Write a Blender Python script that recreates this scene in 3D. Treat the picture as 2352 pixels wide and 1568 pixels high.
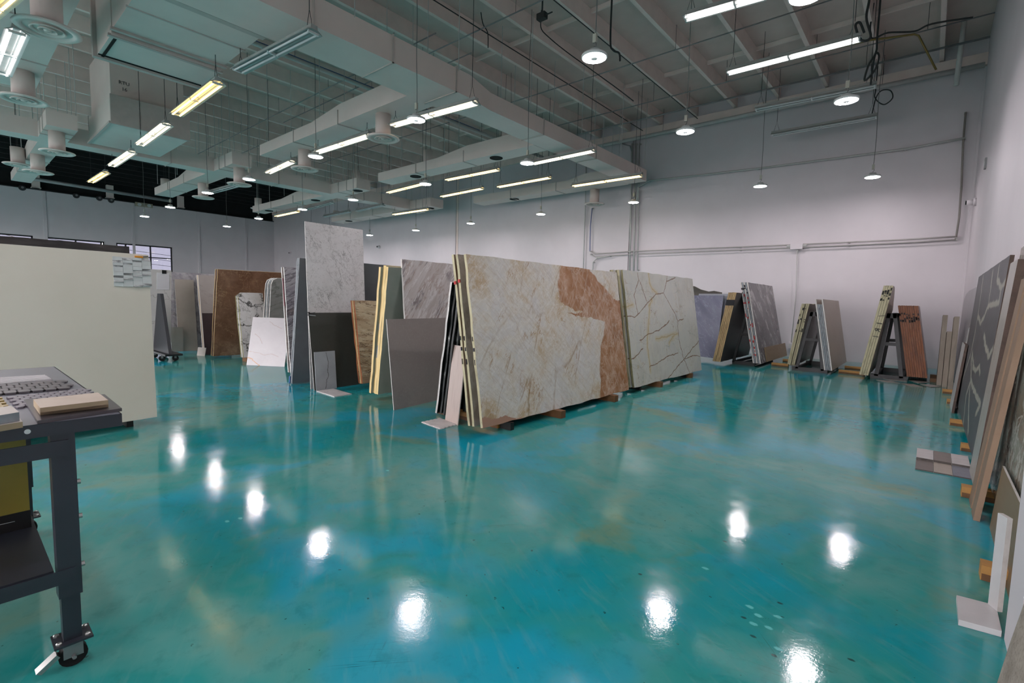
import bpy, math, random
from mathutils import Vector, Matrix

random.seed(7)
for o in list(bpy.data.objects):
    bpy.data.objects.remove(o, do_unlink=True)
SC = bpy.context.scene
COL = SC.collection

# ------------------------------------------------------------------ camera
F_PX, EYE = 1121.0, 1.5
PITCH, YAW, ROLL = math.radians(4.84), math.radians(40.45), math.radians(1.44)
FW = Vector((-math.sin(YAW) * math.cos(PITCH), math.cos(YAW) * math.cos(PITCH), -math.sin(PITCH)))
_r0 = Vector((math.cos(YAW), math.sin(YAW), 0))
_u0 = _r0.cross(FW)
RT = _r0 * math.cos(ROLL) + _u0 * math.sin(ROLL)
UP = -_r0 * math.sin(ROLL) + _u0 * math.cos(ROLL)
CAMP = Vector((0, 0, EYE))
cd = bpy.data.cameras.new('camera')
cam = bpy.data.objects.new('camera', cd)
COL.objects.link(cam)
cd.sensor_width = 36.0
cd.lens = 36.0 * F_PX / 2352.0
cd.clip_start = 0.05
cd.clip_end = 300
m = Matrix((RT, UP, -FW)).transposed().to_4x4()
m.translation = CAMP
cam.matrix_world = m
SC.camera = cam

# ------------------------------------------------------------------ world, exposure
W = bpy.data.worlds.new('overcast_sky')
SC.world = W
W.use_nodes = True
bg = W.node_tree.nodes['Background']
bg.inputs[0].default_value = (1.0, 0.94, 0.98, 1)
bg.inputs[1].default_value = 6.5
SC.view_settings.view_transform = 'Standard'
SC.view_settings.look = 'None'
SC.view_settings.gamma = 1.0
SC.view_settings.use_curve_mapping = False
SC.view_settings.exposure = 0.42
CY = SC.cycles
CY.max_bounces = 4
CY.diffuse_bounces = 3
CY.glossy_bounces = 2
CY.transmission_bounces = 2
CY.transparent_max_bounces = 6
CY.caustics_refractive = False
CY.use_adaptive_sampling = True
CY.adaptive_threshold = 0.08
CY.adaptive_min_samples = 16
LED_STRENGTH = 116.0
LED_COLOR = (1.0, 0.91, 0.96)
TUBE_STRENGTH = 3.2

# survey helpers: where a sight line meets a real plane of the room
def ray(x, y):
    return FW * F_PX + RT * (x - 1176.0) - UP * (y - 784.0)
def oz(x, y, z=0.0):
    d = ray(x, y); return CAMP + d * ((z - EYE) / d.z)
def ox(x, y, X):
    d = ray(x, y); return CAMP + d * (X / d.x)
def oy(x, y, Y):
    d = ray(x, y); return CAMP + d * (Y / d.y)

# ------------------------------------------------------------------ helpers
def lin(h):
    h = h.lstrip('#')
    v = [int(h[i:i + 2], 16) / 255.0 for i in (0, 2, 4)]
    return tuple((c / 12.92 if c <= 0.04045 else ((c + 0.055) / 1.055) ** 2.4) for c in v) + (1.0,)

class NT:
    def __init__(self, name):
        self.m = bpy.data.materials.new(name)
        self.m.use_nodes = True
        self.t = self.m.node_tree
        self.n = self.t.nodes
        self.p = self.n['Principled BSDF']
    def add(self, typ, **kw):
        nd = self.n.new(typ)
        for k, v in kw.items():
            setattr(nd, k, v)
        return nd
    def link(self, a, b):
        self.t.links.new(a, b)
    def put(self, sock, v):
        if isinstance(v, bpy.types.NodeSocket):
            self.link(v, sock)
        else:
            sock.default_value = v
    def math(self, op, a, b=0.0, c=0.0, clamp=False):
        nd = self.add('ShaderNodeMath', operation=op, use_clamp=clamp)
        self.put(nd.inputs[0], a); self.put(nd.inputs[1], b); self.put(nd.inputs[2], c)
        return nd.outputs[0]
    def vmath(self, op, a, b=(0, 0, 0), scale=None):
        nd = self.add('ShaderNodeVectorMath', operation=op)
        self.put(nd.inputs[0], a); self.put(nd.inputs[1], b)
        if scale is not None: self.put(nd.inputs['Scale'], scale)
        return nd.outputs['Value'] if op in ('DOT_PRODUCT', 'LENGTH', 'DISTANCE') else nd.outputs[0]
    def mix(self, f, a, b, mode='MIX'):
        nd = self.add('ShaderNodeMix', data_type='RGBA', blend_type=mode)
        self.put(nd.inputs[0], f); self.put(nd.inputs[6], a); self.put(nd.inputs[7], b)
        return nd.outputs[2]
    def noise(self, vec, scale, detail=4, rough=0.55, w=None, dist=0.0):
        nd = self.add('ShaderNodeTexNoise')
        if w is not None:
            nd.noise_dimensions = '4D'; self.put(nd.inputs['W'], w)
        self.put(nd.inputs['Vector'], vec); nd.inputs['Scale'].default_value = scale
        nd.inputs['Detail'].default_value = detail; nd.inputs['Roughness'].default_value = rough
        nd.inputs['Distortion'].default_value = dist
        return nd
    def ramp(self, f, stops, interp='LINEAR'):
        nd = self.add('ShaderNodeValToRGB')
        nd.color_ramp.interpolation = interp
        e = nd.color_ramp.elements
        while len(e) < len(stops): e.new(0.5)
        for k, (p, c) in enumerate(stops):
            e[k].position = p
            e[k].color = lin(c) if isinstance(c, str) else (c if len(c) == 4 else tuple(c) + (1,))
        self.link(f, nd.inputs[0])
        return nd.outputs[0]
    def smooth(self, v, lo, hi):
        nd = self.add('ShaderNodeMapRange', interpolation_type='SMOOTHSTEP')
        self.put(nd.inputs[0], v); nd.inputs[1].default_value = lo; nd.inputs[2].default_value = hi
        return nd.outputs[0]
    def coord(self, scale=(1, 1, 1), rot=(0, 0, 0), kind='Object'):
        tc = self.add('ShaderNodeTexCoord')
        src = tc.outputs[kind]
        if any(rot):
            m0 = self.add('ShaderNodeMapping'); m0.inputs['Rotation'].default_value = rot
            self.link(src, m0.inputs[0]); src = m0.outputs[0]
        mp = self.add('ShaderNodeMapping')
        mp.inputs['Scale'].default_value = scale
        self.link(src, mp.inputs[0])
        return mp.outputs[0]
    def bump(self, h, strength=0.2, dist=0.02):
        nd = self.add('ShaderNodeBump')
        nd.inputs['Strength'].default_value = strength; nd.inputs['Distance'].default_value = dist
        self.link(h, nd.inputs['Height']); self.link(nd.outputs[0], self.p.inputs['Normal'])

MATS = {}
def plain(name, col, rough=0.5, metal=0.0, var=0.06, scale=6.0, bump=0.0, spec=0.5):
    """painted / solid material with a little procedural unevenness"""
    if name in MATS: return MATS[name]
    n = NT(name)
    v = n.coord()
    nz = n.noise(v, scale, 5)
    c = lin(col) if isinstance(col, str) else tuple(col) + (1,)
    lo = tuple(x * (1 - var) for x in c[:3]) + (1,)
    hi = tuple(min(1, x * (1 + var)) for x in c[:3]) + (1,)
    n.link(n.ramp(nz.outputs[0], [(0.3, lo), (0.7, hi)]), n.p.inputs['Base Color'])
    n.p.inputs['Roughness'].default_value = rough
    n.p.inputs['Metallic'].default_value = metal
    n.p.inputs['Specular IOR Level'].default_value = spec
    if bump: n.bump(n.noise(v, scale * 6, 6).outputs[0], bump, 0.01)
    MATS[name] = n.m
    return n.m

def emit(name, col, s):
    if name in MATS: return MATS[name]
    n = NT(name)
    c = lin(col) if isinstance(col, str) else tuple(col) + (1,)
    n.p.inputs['Base Color'].default_value = (0.8, 0.8, 0.8, 1)
    n.p.inputs['Emission Color'].default_value = c
    n.p.inputs['Emission Strength'].default_value = s
    MATS[name] = n.m
    return n.m

def segdist(n, uv, pts_list):
    """distance in the slab's own plane to a set of vein polylines"""
    best = None
    for pts in pts_list:
        for (ax_, ay_), (bx_, by_) in zip(pts[:-1], pts[1:]):
            ba = Vector((bx_ - ax_, by_ - ay_, 0)); d2 = max(ba.dot(ba), 1e-6)
            pa = n.vmath('SUBTRACT', uv, (ax_, ay_, 0))
            h = n.math('MULTIPLY', n.vmath('DOT_PRODUCT', pa, tuple(ba)), 1.0 / d2, clamp=True)
            q = n.vmath('SUBTRACT', pa, n.vmath('SCALE', tuple(ba), scale=h))
            d = n.vmath('LENGTH', q)
            best = d if best is None else n.math('MINIMUM', best, d)
    return best

def stone(name, stops, scale=2.0, stretch=(1, 1, 1), rot=0.0, warp=0.3, veins=(), lines=(), rough=0.22,
          fine=None, extra=None, detail=6):
    """stone face: mottled ground, voronoi / ridged-noise veins, drawn vein polylines"""
    if name in MATS: return MATS[name]
    n = NT(name)
    base = n.coord()
    rnd = n.add('ShaderNodeObjectInfo').outputs['Random']
    wv = n.math('MULTIPLY', rnd, 7.0)
    vec = n.coord(scale=stretch, rot=(0, 0, rot))
    wn = n.noise(vec, 1.3, 4)
    off = n.vmath('SCALE', n.vmath('SUBTRACT', wn.outputs[1], (0.5, 0.5, 0.5)), scale=warp * 2)
    wvec = n.vmath('ADD', vec, off)
    nz = n.noise(wvec, scale, detail, 0.62, w=wv)
    col = n.ramp(nz.outputs[0], stops)
    if fine:
        fn = n.noise(vec, fine[0], 5, 0.7)
        col = n.mix(n.math('MULTIPLY', n.smooth(fn.outputs[0], 0.48, 0.66), fine[2]), col, lin(fine[1]))
    for v in veins:
        vv = n.coord(scale=v.get('stretch', stretch), rot=(0, 0, v.get('rot', rot)))
        w2 = n.noise(vv, v.get('wscale', 1.8), 5, 0.6)
        o2 = n.vmath('SCALE', n.vmath('SUBTRACT', w2.outputs[1], (0.5, 0.5, 0.5)), scale=v.get('warp', 0.6))
        vv = n.vmath('ADD', vv, o2)
        if v['kind'] == 'vor':
            t = n.add('ShaderNodeTexVoronoi', feature='DISTANCE_TO_EDGE')
            n.link(vv, t.inputs['Vector']); t.inputs['Scale'].default_value = v['scale']
            f = t.outputs['Distance']
        elif v['kind'] == 'wave':
            t = n.add('ShaderNodeTexWave')
            n.link(vv, t.inputs['Vector']); t.inputs['Scale'].default_value = v['scale']
            t.inputs['Distortion'].default_value = v.get('wdist', 4.0); t.inputs['Detail'].default_value = 4
            f = t.outputs[1]
        else:
            t = n.noise(vv, v['scale'], 5, 0.6)
            f = n.math('ABSOLUTE', n.math('SUBTRACT', t.outputs[0], 0.5))
        fac = n.math('SUBTRACT', 1.0, n.smooth(f, v.get('lo', 0.0), v['w']))
        if v.get('brk', 0) > 0:
            bk = n.noise(base, v.get('bscale', 2.2), 3, 0.5, w=wv)
            fac = n.math('MULTIPLY', fac, n.smooth(bk.outputs[0], v['brk'] - 0.1, v['brk'] + 0.1))
        fac = n.math('MULTIPLY', fac, v.get('k', 1.0))
        col = n.mix(fac, col, lin(v['col']))
    if lines:
        w3 = n.noise(base, 5.0, 4, 0.6)
        uv = n.vmath('ADD', base, n.vmath('SCALE', n.vmath('SUBTRACT', w3.outputs[1], (0.5, 0.5, 0.5)), scale=0.09))
        uv = n.vmath('MULTIPLY', uv, (1, 1, 0))
        wob = n.noise(base, 9.0, 3)
        for pts, width, colr, k in lines:
            d = segdist(n, uv, pts)
            d = n.math('DIVIDE', d, n.math('ADD', n.math('MULTIPLY', wob.outputs[0], 1.6), 0.2))
            fac = n.math('MULTIPLY', n.math('SUBTRACT', 1.0, n.smooth(d, width * 0.35, width)), k)
            col = n.mix(fac, col, lin(colr))
    if extra: col = extra(n, base, col)
    n.link(col, n.p.inputs['Base Color'])
    n.p.inputs['Roughness'].default_value = rough
    MATS[name] = n.m
    return n.m

# ---- mesh builder
class MB:
    def __init__(self):
        self.v, self.f, self.mi = [], [], []
    def quad(self, a, b, c, d, mi=0):
        i = len(self.v); self.v += [Vector(p) for p in (a, b, c, d)]
        self.f.append((i, i + 1, i + 2, i + 3)); self.mi.append(mi)
    def poly(self, pts, mi=0):
        i = len(self.v); self.v += [Vector(p) for p in pts]
        self.f.append(tuple(range(i, i + len(pts)))); self.mi.append(mi)
    def box(self, a, b, mi=0):
        x0, y0, z0 = (min(a[k], b[k]) for k in range(3)); x1, y1, z1 = (max(a[k], b[k]) for k in range(3))
        self.obox((x0, y0, z0), (x1 - x0, 0, 0), (0, y1 - y0, 0), (0, 0, z1 - z0), mi)
        return self
    def obox(self, o, ax, ay, az, mi=0):
        o, ax, ay, az = Vector(o), Vector(ax), Vector(ay), Vector(az)
        if ax.cross(ay).dot(az) < 0: ax, ay = ay, ax
        i = len(self.v)
        self.v += [o, o + ax, o + ax + ay, o + ay, o + az, o + ax + az, o + ax + ay + az, o + ay + az]
        for f in ((0, 3, 2, 1), (4, 5, 6, 7), (0, 1, 5, 4), (1, 2, 6, 5), (2, 3, 7, 6), (3, 0, 4, 7)):
            self.f.append(tuple(i + k for k in f)); self.mi.append(mi)
        return self
    def bar(self, p, q, w, h, mi=0, side=None):
        """square bar from p to q"""
        p, q = Vector(p), Vector(q); d = (q - p).normalized()
        s = Vector(side) if side else (Vector((0, 0, 1)).cross(d) if abs(d.z) < 0.95 else Vector((1, 0, 0)).cross(d).cross(d))
        s = (s - d * s.dot(d)).normalized(); t = d.cross(s)
        return self.obox(p - s * w / 2 - t * h / 2, s * w, t * h, q - p, mi)
    def tube(self, pts, r, n=8, mi=0, cap=True):
        pts = [Vector(p) for p in pts]
        rings = []
        prev = None
        for k, p in enumerate(pts):
            if k == 0: d = pts[1] - pts[0]
            elif k == len(pts) - 1: d = pts[-1] - pts[-2]
            else: d = pts[k + 1] - pts[k - 1]
            d.normalize()
            if prev is None:
                a = Vector((0, 0, 1)) if abs(d.z) < 0.9 else Vector((1, 0, 0))
                s = a.cross(d).normalized()
            else:
                s = (prev - d * prev.dot(d)).normalized()
            prev = s; t = d.cross(s)
            rr = r[k] if isinstance(r, (list, tuple)) else r
            i = len(self.v)
            self.v += [p + (s * math.cos(2 * math.pi * j / n) + t * math.sin(2 * math.pi * j / n)) * rr for j in range(n)]
            rings.append(i)
        for a, b in zip(rings[:-1], rings[1:]):
            for j in range(n):
                self.f.append((a + j, a + (j + 1) % n, b + (j + 1) % n, b + j)); self.mi.append(mi)
        if cap:
            self.f.append(tuple(reversed(range(rings[0], rings[0] + n)))); self.mi.append(mi)
            self.f.append(tuple(range(rings[-1], rings[-1] + n))); self.mi.append(mi)
        return self
    def lathe(self, prof, n=24, c=(0, 0, 0), mi=0):
        """profile of (radius, z) about the vertical axis through c"""
        c = Vector(c); rows = []
        for r, z in prof:
            i = len(self.v)
            self.v += [c + Vector((r * math.cos(2 * math.pi * j / n), r * math.sin(2 * math.pi * j / n), z)) for j in range(n)]
            rows.append(i)
        for a, b in zip(rows[:-1], rows[1:]):
            for j in range(n):
                self.f.append((a + j, a + (j + 1) % n, b + (j + 1) % n, b + j)); self.mi.append(mi)
        return self
    def disc(self, c, r, n=20, up=True, mi=0):
        c = Vector(c)
        p = [c + Vector((r * math.cos(2 * math.pi * j / n), r * math.sin(2 * math.pi * j / n), 0)) for j in range(n)]
        self.poly(p if up else list(reversed(p)), mi)
        return self
    def prism(self, poly, vec, mi=0, mis=None):
        """polygon (counter-clockwise seen from the face) pushed back along vec"""
        vec = Vector(vec); P = [Vector(p) for p in poly]; n = len(P); i = len(self.v)
        self.v += P + [p + vec for p in P]
        self.f.append(tuple(range(i, i + n))); self.mi.append(mi)
        self.f.append(tuple(reversed(range(i + n, i + 2 * n)))); self.mi.append(mi)
        s = mi if mis is None else mis
        for k in range(n):
            k2 = (k + 1) % n
            self.f.append((i + k, i + n + k, i + n + k2, i + k2)); self.mi.append(s)
        return self
    def build(self, name, mats, parent=None, smooth=False, origin=None):
        if not isinstance(mats, (list, tuple)): mats = [mats]
        org = Vector(parent['_org']) if parent is not None else Vector(origin or (0, 0, 0))
        me = bpy.data.meshes.new(name)
        me.from_pydata([tuple(v - org) for v in self.v], [], self.f)
        for m_ in mats: me.materials.append(m_)
        for p, mi in zip(me.polygons, self.mi):
            p.material_index = mi; p.use_smooth = smooth
        me.update()
        o = bpy.data.objects.new(name, me); COL.objects.link(o)
        if parent is not None:
            o.parent = parent
        else:
            o.location = org
        o['_org'] = tuple(org)
        return o

def tag(o, label, cat, group=None, kind=None):
    o['label'] = label; o['category'] = cat
    if group: o['group'] = group
    o['kind'] = kind or 'thing'
    return o
def thing(name, label, cat, loc, group=None):
    o = bpy.data.objects.new(name, None); COL.objects.link(o)
    o.empty_display_size = 0.1
    o.location = loc; o['_org'] = tuple(loc)
    return tag(o, label, cat, group)
def struct(o):
    o['kind'] = 'structure'; return o
def copy_tree(o, parent=None):
    c = o.copy(); COL.objects.link(c); c.parent = parent
    for ch in o.children: copy_tree(ch, c)
    return c
def text_part(body, size, mat, parent, origin, right, up, extr=0.0008, name='lettering'):
    """flat lettering in the plane (right, up), centred at origin"""
    cu = bpy.data.curves.new(name, 'FONT'); cu.body = body; cu.size = size
    cu.align_x = 'CENTER'; cu.align_y = 'CENTER'; cu.extrude = extr; cu.resolution_u = 2
    tmp = bpy.data.objects.new(name, cu); COL.objects.link(tmp)
    bpy.context.view_layer.update()
    me = bpy.data.meshes.new_from_object(tmp.evaluated_get(bpy.context.evaluated_depsgraph_get()))
    bpy.data.objects.remove(tmp, do_unlink=True)
    r = Vector(right).normalized(); u = Vector(up).normalized(); w = r.cross(u)
    M = Matrix((r, u, w)).transposed().to_4x4(); M.translation = Vector(origin) - Vector(parent['_org'] if '_org' in parent else (0, 0, 0))
    me.transform(M)
    me.materials.clear(); me.materials.append(mat)
    o = bpy.data.objects.new(name, me); COL.objects.link(o); o.parent = parent
    return o

# ------------------------------------------------------------------ setting
XL, XR, YB, YF = -38.2, 0.6, 16.7, -9.0
Z_BEAM, Z_DECK = 7.74, 8.12

def floor_material():
    n = NT('teal_stained_concrete')
    v = n.coord()
    w = n.noise(v, 0.55, 4)
    vv = n.vmath('ADD', v, n.vmath('SCALE', n.vmath('SUBTRACT', w.outputs[1], (0.5, 0.5, 0.5)), scale=1.6))
    big = n.noise(vv, 0.75, 4, 0.55)
    col = n.ramp(big.outputs[0], [(0.28, '#0699aa'), (0.40, '#0d9098'), (0.50, '#2a918d'), (0.60, '#559a93'), (0.72, '#70937f')])
    blue = n.noise(vv, 1.1, 3, 0.5)
    b2 = n.add('ShaderNodeTexNoise'); b2.inputs['Scale'].default_value = 0.95; b2.inputs['Detail'].default_value = 3
    sh = n.add('ShaderNodeMapping'); sh.inputs['Location'].default_value = (31, 17, 5)
    n.link(vv, sh.inputs[0]); n.link(sh.outputs[0], b2.inputs['Vector'])
    col = n.mix(n.math('MULTIPLY', n.smooth(b2.outputs[0], 0.54, 0.66), 0.7), col, lin('#069cb9'))
    ol = n.noise(n.vmath('ADD', vv, (9, 3, 1)), 0.8, 5, 0.6)
    col = n.mix(n.math('MULTIPLY', n.smooth(ol.outputs[0], 0.58, 0.72), 0.6), col, lin('#74875f'))
    # fine mottling and trowel streaks
    fine = n.noise(v, 9.0, 5, 0.68)
    col = n.mix(n.math('MULTIPLY', n.smooth(fine.outputs[0], 0.5, 0.72), 0.30), col, lin('#136b6c'))
    st = n.noise(n.coord(scale=(1.2, 7.0, 1), rot=(0, 0, 0.5)), 3.0, 4, 0.6)
    col = n.mix(n.math('MULTIPLY', n.smooth(st.outputs[0], 0.5, 0.75), 0.16), col, lin('#79a59b'))
    # dark specks and hairline scratches
    sp = n.noise(v, 26.0, 2, 0.5)
    col = n.mix(n.math('MULTIPLY', n.smooth(sp.outputs[0], 0.735, 0.76), 0.7), col, lin('#14302e'))
    for sc, rt_, off in (((0.6, 22, 1), 0.9, 3.0), ((0.7, 26, 1), 2.3, 8.0), ((0.5, 20, 1), -0.2, 13.0)):
        s = n.noise(n.vmath('ADD', n.coord(scale=sc, rot=(0, 0, rt_)), (off, off, 0)), 1.1, 2, 0.4)
        ridge = n.math('ABSOLUTE', n.math('SUBTRACT', s.outputs[0], 0.5))
        msk = n.noise(n.vmath('ADD', v, (off, 0, 0)), 1.4, 3)
        f = n.math('MULTIPLY', n.math('SUBTRACT', 1.0, n.smooth(ridge, 0.0, 0.006)), n.smooth(msk.outputs[0], 0.6, 0.7))
        col = n.mix(n.math('MULTIPLY', f, 0.55), col, lin('#173f3d'))
    flat_v = n.vmath('MULTIPLY', v, (1, 1, 0))
    def spots(pxs, r, c, k):
        # chips in the coating, where they lie on the floor
        best = None
        for px, py in pxs:
            q = oz(px, py)
            d = n.vmath('LENGTH', n.vmath('MULTIPLY', n.vmath('SUBTRACT', flat_v, (q.x, q.y, 0)), (1.0, 1.6, 0)))
            best = d if best is None else n.math('MINIMUM', best, d)
        best = n.math('ADD', best, n.math('MULTIPLY', n.noise(v, 40, 3).outputs[0], r * 0.9))
        return n.mix(n.math('MULTIPLY', n.math('SUBTRACT', 1.0, n.smooth(best, r * 0.9, r * 1.3)), k), col, lin(c))
    col = spots([(1722, 1393), (1742, 1413), (1786, 1416), (1730, 1432), (1765, 1441), (1790, 1490), (1620, 1305), (552, 1190), (522, 1197), (890, 1080)], 0.028, '#6fd0cf', 0.8)
    col = spots([(1708, 1418), (1730, 1461), (1470, 1318), (1790, 1384), (1955, 1515), (1778, 1505), (1665, 1243)], 0.02, '#1c2f2f', 0.8)
    n.link(col, n.p.inputs['Base Color'])
    rr = n.noise(v, 2.5, 4, 0.65)
    n.link(n.ramp(rr.outputs[0], [(0.35, (0.05,) * 3), (0.7, (0.15,) * 3)]), n.p.inputs['Roughness'])
    n.p.inputs['Specular IOR Level'].default_value = 0.62
    hb = n.math('ADD', n.math('MULTIPLY', n.noise(v, 3.2, 2).outputs[0], 1.0), n.math('MULTIPLY', n.noise(v, 55.0, 3, 0.65).outputs[0], 0.17))
    hb = n.math('ADD', hb, n.math('MULTIPLY', n.noise(n.coord(scale=(1, 5, 1), rot=(0, 0, 0.9)), 9.0, 3).outputs[0], 0.06))
    n.bump(hb, 0.11, 0.012)
    return n.m
M_FLOOR = floor_material()
M_WALL = plain('white_wall_paint', '#cfc9cc', 0.55, var=0.03, scale=1.2)
M_CEIL = plain('grey_white_ceiling_paint', '#cdbbb3', 0.7, var=0.06, scale=2.0)
M_BEAM = plain('white_beam_paint', '#e6d5cd', 0.6, var=0.06, scale=3.0)
M_BLACK = plain('black_roof_insulation', '#0a0a0a', 0.8, var=0.9, scale=2.5)
M_DUCT = plain('white_duct_paint', '#dccdc6', 0.45, var=0.04, scale=1.5)
M_SEAM = plain('duct_seam_paint', '#bdb2ac', 0.5)
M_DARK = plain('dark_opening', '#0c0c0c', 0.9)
M_METAL = plain('galvanised_conduit', '#8d8f8f', 0.4, metal=0.5)
M_WIRE = plain('dark_wire', '#2b2c2c', 0.6)
M_CORD = plain('grey_cord', '#6b6c6a', 0.6)
M_WPIPE = plain('white_pipe_paint', '#b9b9b6', 0.5)
M_BLUE = plain('blue_pipe_stripe', '#2a4c8c', 0.5)
M_FRAME = plain('dark_window_frame', '#16191c', 0.4)
M_WOOD = plain('pine_timber', '#b58446', 0.6, var=0.25, scale=5, bump=0.15)
M_WOODD = plain('dark_timber', '#6d4a2b', 0.7, var=0.35, scale=4, bump=0.15)
M_STEEL = plain('black_rack_steel', '#0b0b0c', 0.45, var=0.2)

floor = struct(MB().box((XL, YF, -0.25), (XR, YB, 0)).build('floor', M_FLOOR))
wall_back = struct(MB().box((XL - 0.3, YB, -0.25), (XR + 0.3, YB + 0.3, Z_DECK)).build('wall_back', M_WALL))
wall_right = struct(MB().box((XR, YF, -0.25), (XR + 0.3, YB, Z_DECK)).build('wall_right', M_WALL))

# left wall with its window openings, black band above
WINS = [(0.9, 3.54), (4.02, 6.64), (7.2, 10.12)]
WZ0, WZ1, WTOP = 1.0, 4.4, 6.93
b = MB()
b.box((XL - 0.3, YF, -0.25), (XL, YB, WZ0)); b.box((XL - 0.3, YF, WZ1), (XL, YB, WTOP))
ys = [YF] + [q for w in WINS for q in w] + [YB]
for a, c in zip(ys[0::2], ys[1::2]): b.box((XL - 0.3, a, WZ0), (XL, c, WZ1))
wall_left = struct(b.build('wall_left', M_WALL))
b = MB().box((XL - 0.5, YF, WTOP), (XL - 0.2, YB, Z_DECK))
struct(b.build('wall_left_upper', M_BLACK))
b = MB().box((XL - 0.3, YF, WTOP), (XL + 0.03, YB, WTOP + 0.05))
struct(b.build('trim_1', plain('dark_cap', '#2c2c2e', 0.6)))
for y0 in (4.0, 8.0, 11.6, 14.6):
    b = MB().box((XL, y0, 0), (XL + 0.04, y0 + 0.14, WTOP - 0.02)); b.build('pilaster', M_WALL, wall_left)

def glass_mat():
    n = NT('window_glass')
    tr = n.add('ShaderNodeBsdfTransparent'); tr.inputs[0].default_value = (0.25, 0.255, 0.285, 1)
    gl = n.add('ShaderNodeBsdfGlossy'); gl.inputs['Roughness'].default_value = 0.02
    nz = n.noise(n.coord(), 0.7, 2)
    mx = n.add('ShaderNodeMixShader')
    n.link(n.math('ADD', n.math('MULTIPLY', nz.outputs[0], 0.03), 0.04), mx.inputs[0])
    n.link(tr.outputs[0], mx.inputs[1]); n.link(gl.outputs[0], mx.inputs[2])
    n.link(mx.outputs[0], n.n['Material Output'].inputs['Surface'])
    return n.m
M_GLASS = glass_mat()
MUL = [[2.1], [4.1, 5.34, 6.5], [7.68, 8.95]]
for k, (a, c) in enumerate(WINS):
    w = bpy.data.objects.new('window_%d' % (k + 1), None); COL.objects.link(w)
    w.location = (XL - 0.15, (a + c) / 2, WZ0); w['_org'] = tuple(w.location); struct(w)
    f = MB()
    t = 0.07
    f.box((XL - 0.2, a, WZ0), (XL - 0.1, c, WZ0 + t)); f.box((XL - 0.2, a, WZ1 - t), (XL - 0.1, c, WZ1))
    f.box((XL - 0.2, a, WZ0), (XL - 0.1, a + t, WZ1)); f.box((XL - 0.2, c - t, WZ0), (XL - 0.1, c, WZ1))
    f.build('window_frame', M_FRAME, w)
    edges = [a + t] + MUL[k] + [c - t]
    for y in MUL[k]:
        MB().box((XL - 0.2, y - 0.035, WZ0 + t), (XL - 0.1, y + 0.035, WZ1 - t)).build('mullion', M_FRAME, w)
    for y0, y1 in zip(edges[:-1], edges[1:]):
        if y1 - y0 > 0.3:
            MB().box((XL - 0.19, y0, 3.62), (XL - 0.11, y1, 3.68)).build('transom', M_FRAME, w)
            MB().box((XL - 0.155, y0, WZ0 + t), (XL - 0.145, y1, 3.62)).build('pane', M_GLASS, w)
            MB().box((XL - 0.155, y0, 3.68), (XL - 0.145, y1, WZ1 - t)).build('pane', M_GLASS, w)

# unseen rear wall; its wide window openings are added to bring in daylight
b = MB()
b.box((XL, YF - 0.3, -0.25), (XR, YF, 0.2)); b.box((XL, YF - 0.3, 4.9), (XR, YF, Z_DECK))
x = XL
while x < XR:
    b.box((x, YF - 0.3, 0.2), (min(x + 0.3, XR), YF, 4.9)); x += 3.4
struct(b.build('wall_rear', M_WALL))

# unseen asphalt outside, added to dim the sky light from below
b = MB(); b.box((-110, -90, -0.4), (60, 90, -0.3)); struct(b.build('ground_outside', plain('asphalt', '#6b6a68', 0.9, var=0.15, scale=0.8)))
# ceiling deck with its beams
XB = -29.3
ceiling = struct(MB().box((XB, YF, Z_DECK), (XR + 0.3, YB + 0.3, Z_DECK + 0.15)).build('ceiling', M_CEIL))
ceil_dark = struct(MB().box((XL - 0.5, YF, Z_DECK), (XB, YB + 0.3, Z_DECK + 0.15)).build('ceiling_insulation', M_BLACK))
x = -0.25
while x > XL:
    dark = x < XB
    MB().box((x - 0.045, YF, Z_BEAM), (x + 0.045, YB, Z_DECK)).build('beam', M_BLACK if dark else M_BEAM, ceil_dark if dark else ceiling)
    x -= 1.228
for y in (0.5, 5.2, 9.9, 13.9):      # bridging between the beams
    MB().box((XB, y, Z_DECK - 0.10), (XR, y + 0.05, Z_DECK)).build('bridging', M_BEAM, ceiling)

# ledger and pilasters on the back wall
struct(MB().box((XL, YB - 0.12, 7.42), (XR, YB, 7.70)).build('trim_2', M_BEAM))
for k, (x0, x1) in enumerate(((-18.45, -18.0), (-9.15, -8.65))):
    MB().box((x0, YB - 0.07, 0), (x1, YB, 7.42)).build('pilaster', M_WALL, wall_back)
struct(MB().box((-18.0, YB - 0.02, 0), (-17.88, YB, 7.4)).build('trim_3', M_BEAM))
struct(MB().box((XR - 0.05, YB - 0.06, 0), (XR, YB, 7.4)).build('trim_4', M_WALL))

# steel posts standing in front of the black band of the left wall
for k, px in enumerate((83, 252, 414)):
    p = ox(px, 440, XL + 0.25)
    o = MB().box((XL + 0.1, p.y - 0.16, WTOP + 0.06), (XL + 0.4, p.y + 0.16, Z_BEAM)).build('roof_post', M_DUCT)
    tag(o, 'short white roof post against the black band, %s from the left' % ('first', 'second', 'third')[k], 'post', 'white posts above the window wall')
    MB().box((XL + 0.06, p.y - 0.2, WTOP + 0.06), (XL + 0.44, p.y + 0.2, WTOP + 0.09)).build('base_plate', M_DUCT, o)

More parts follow.
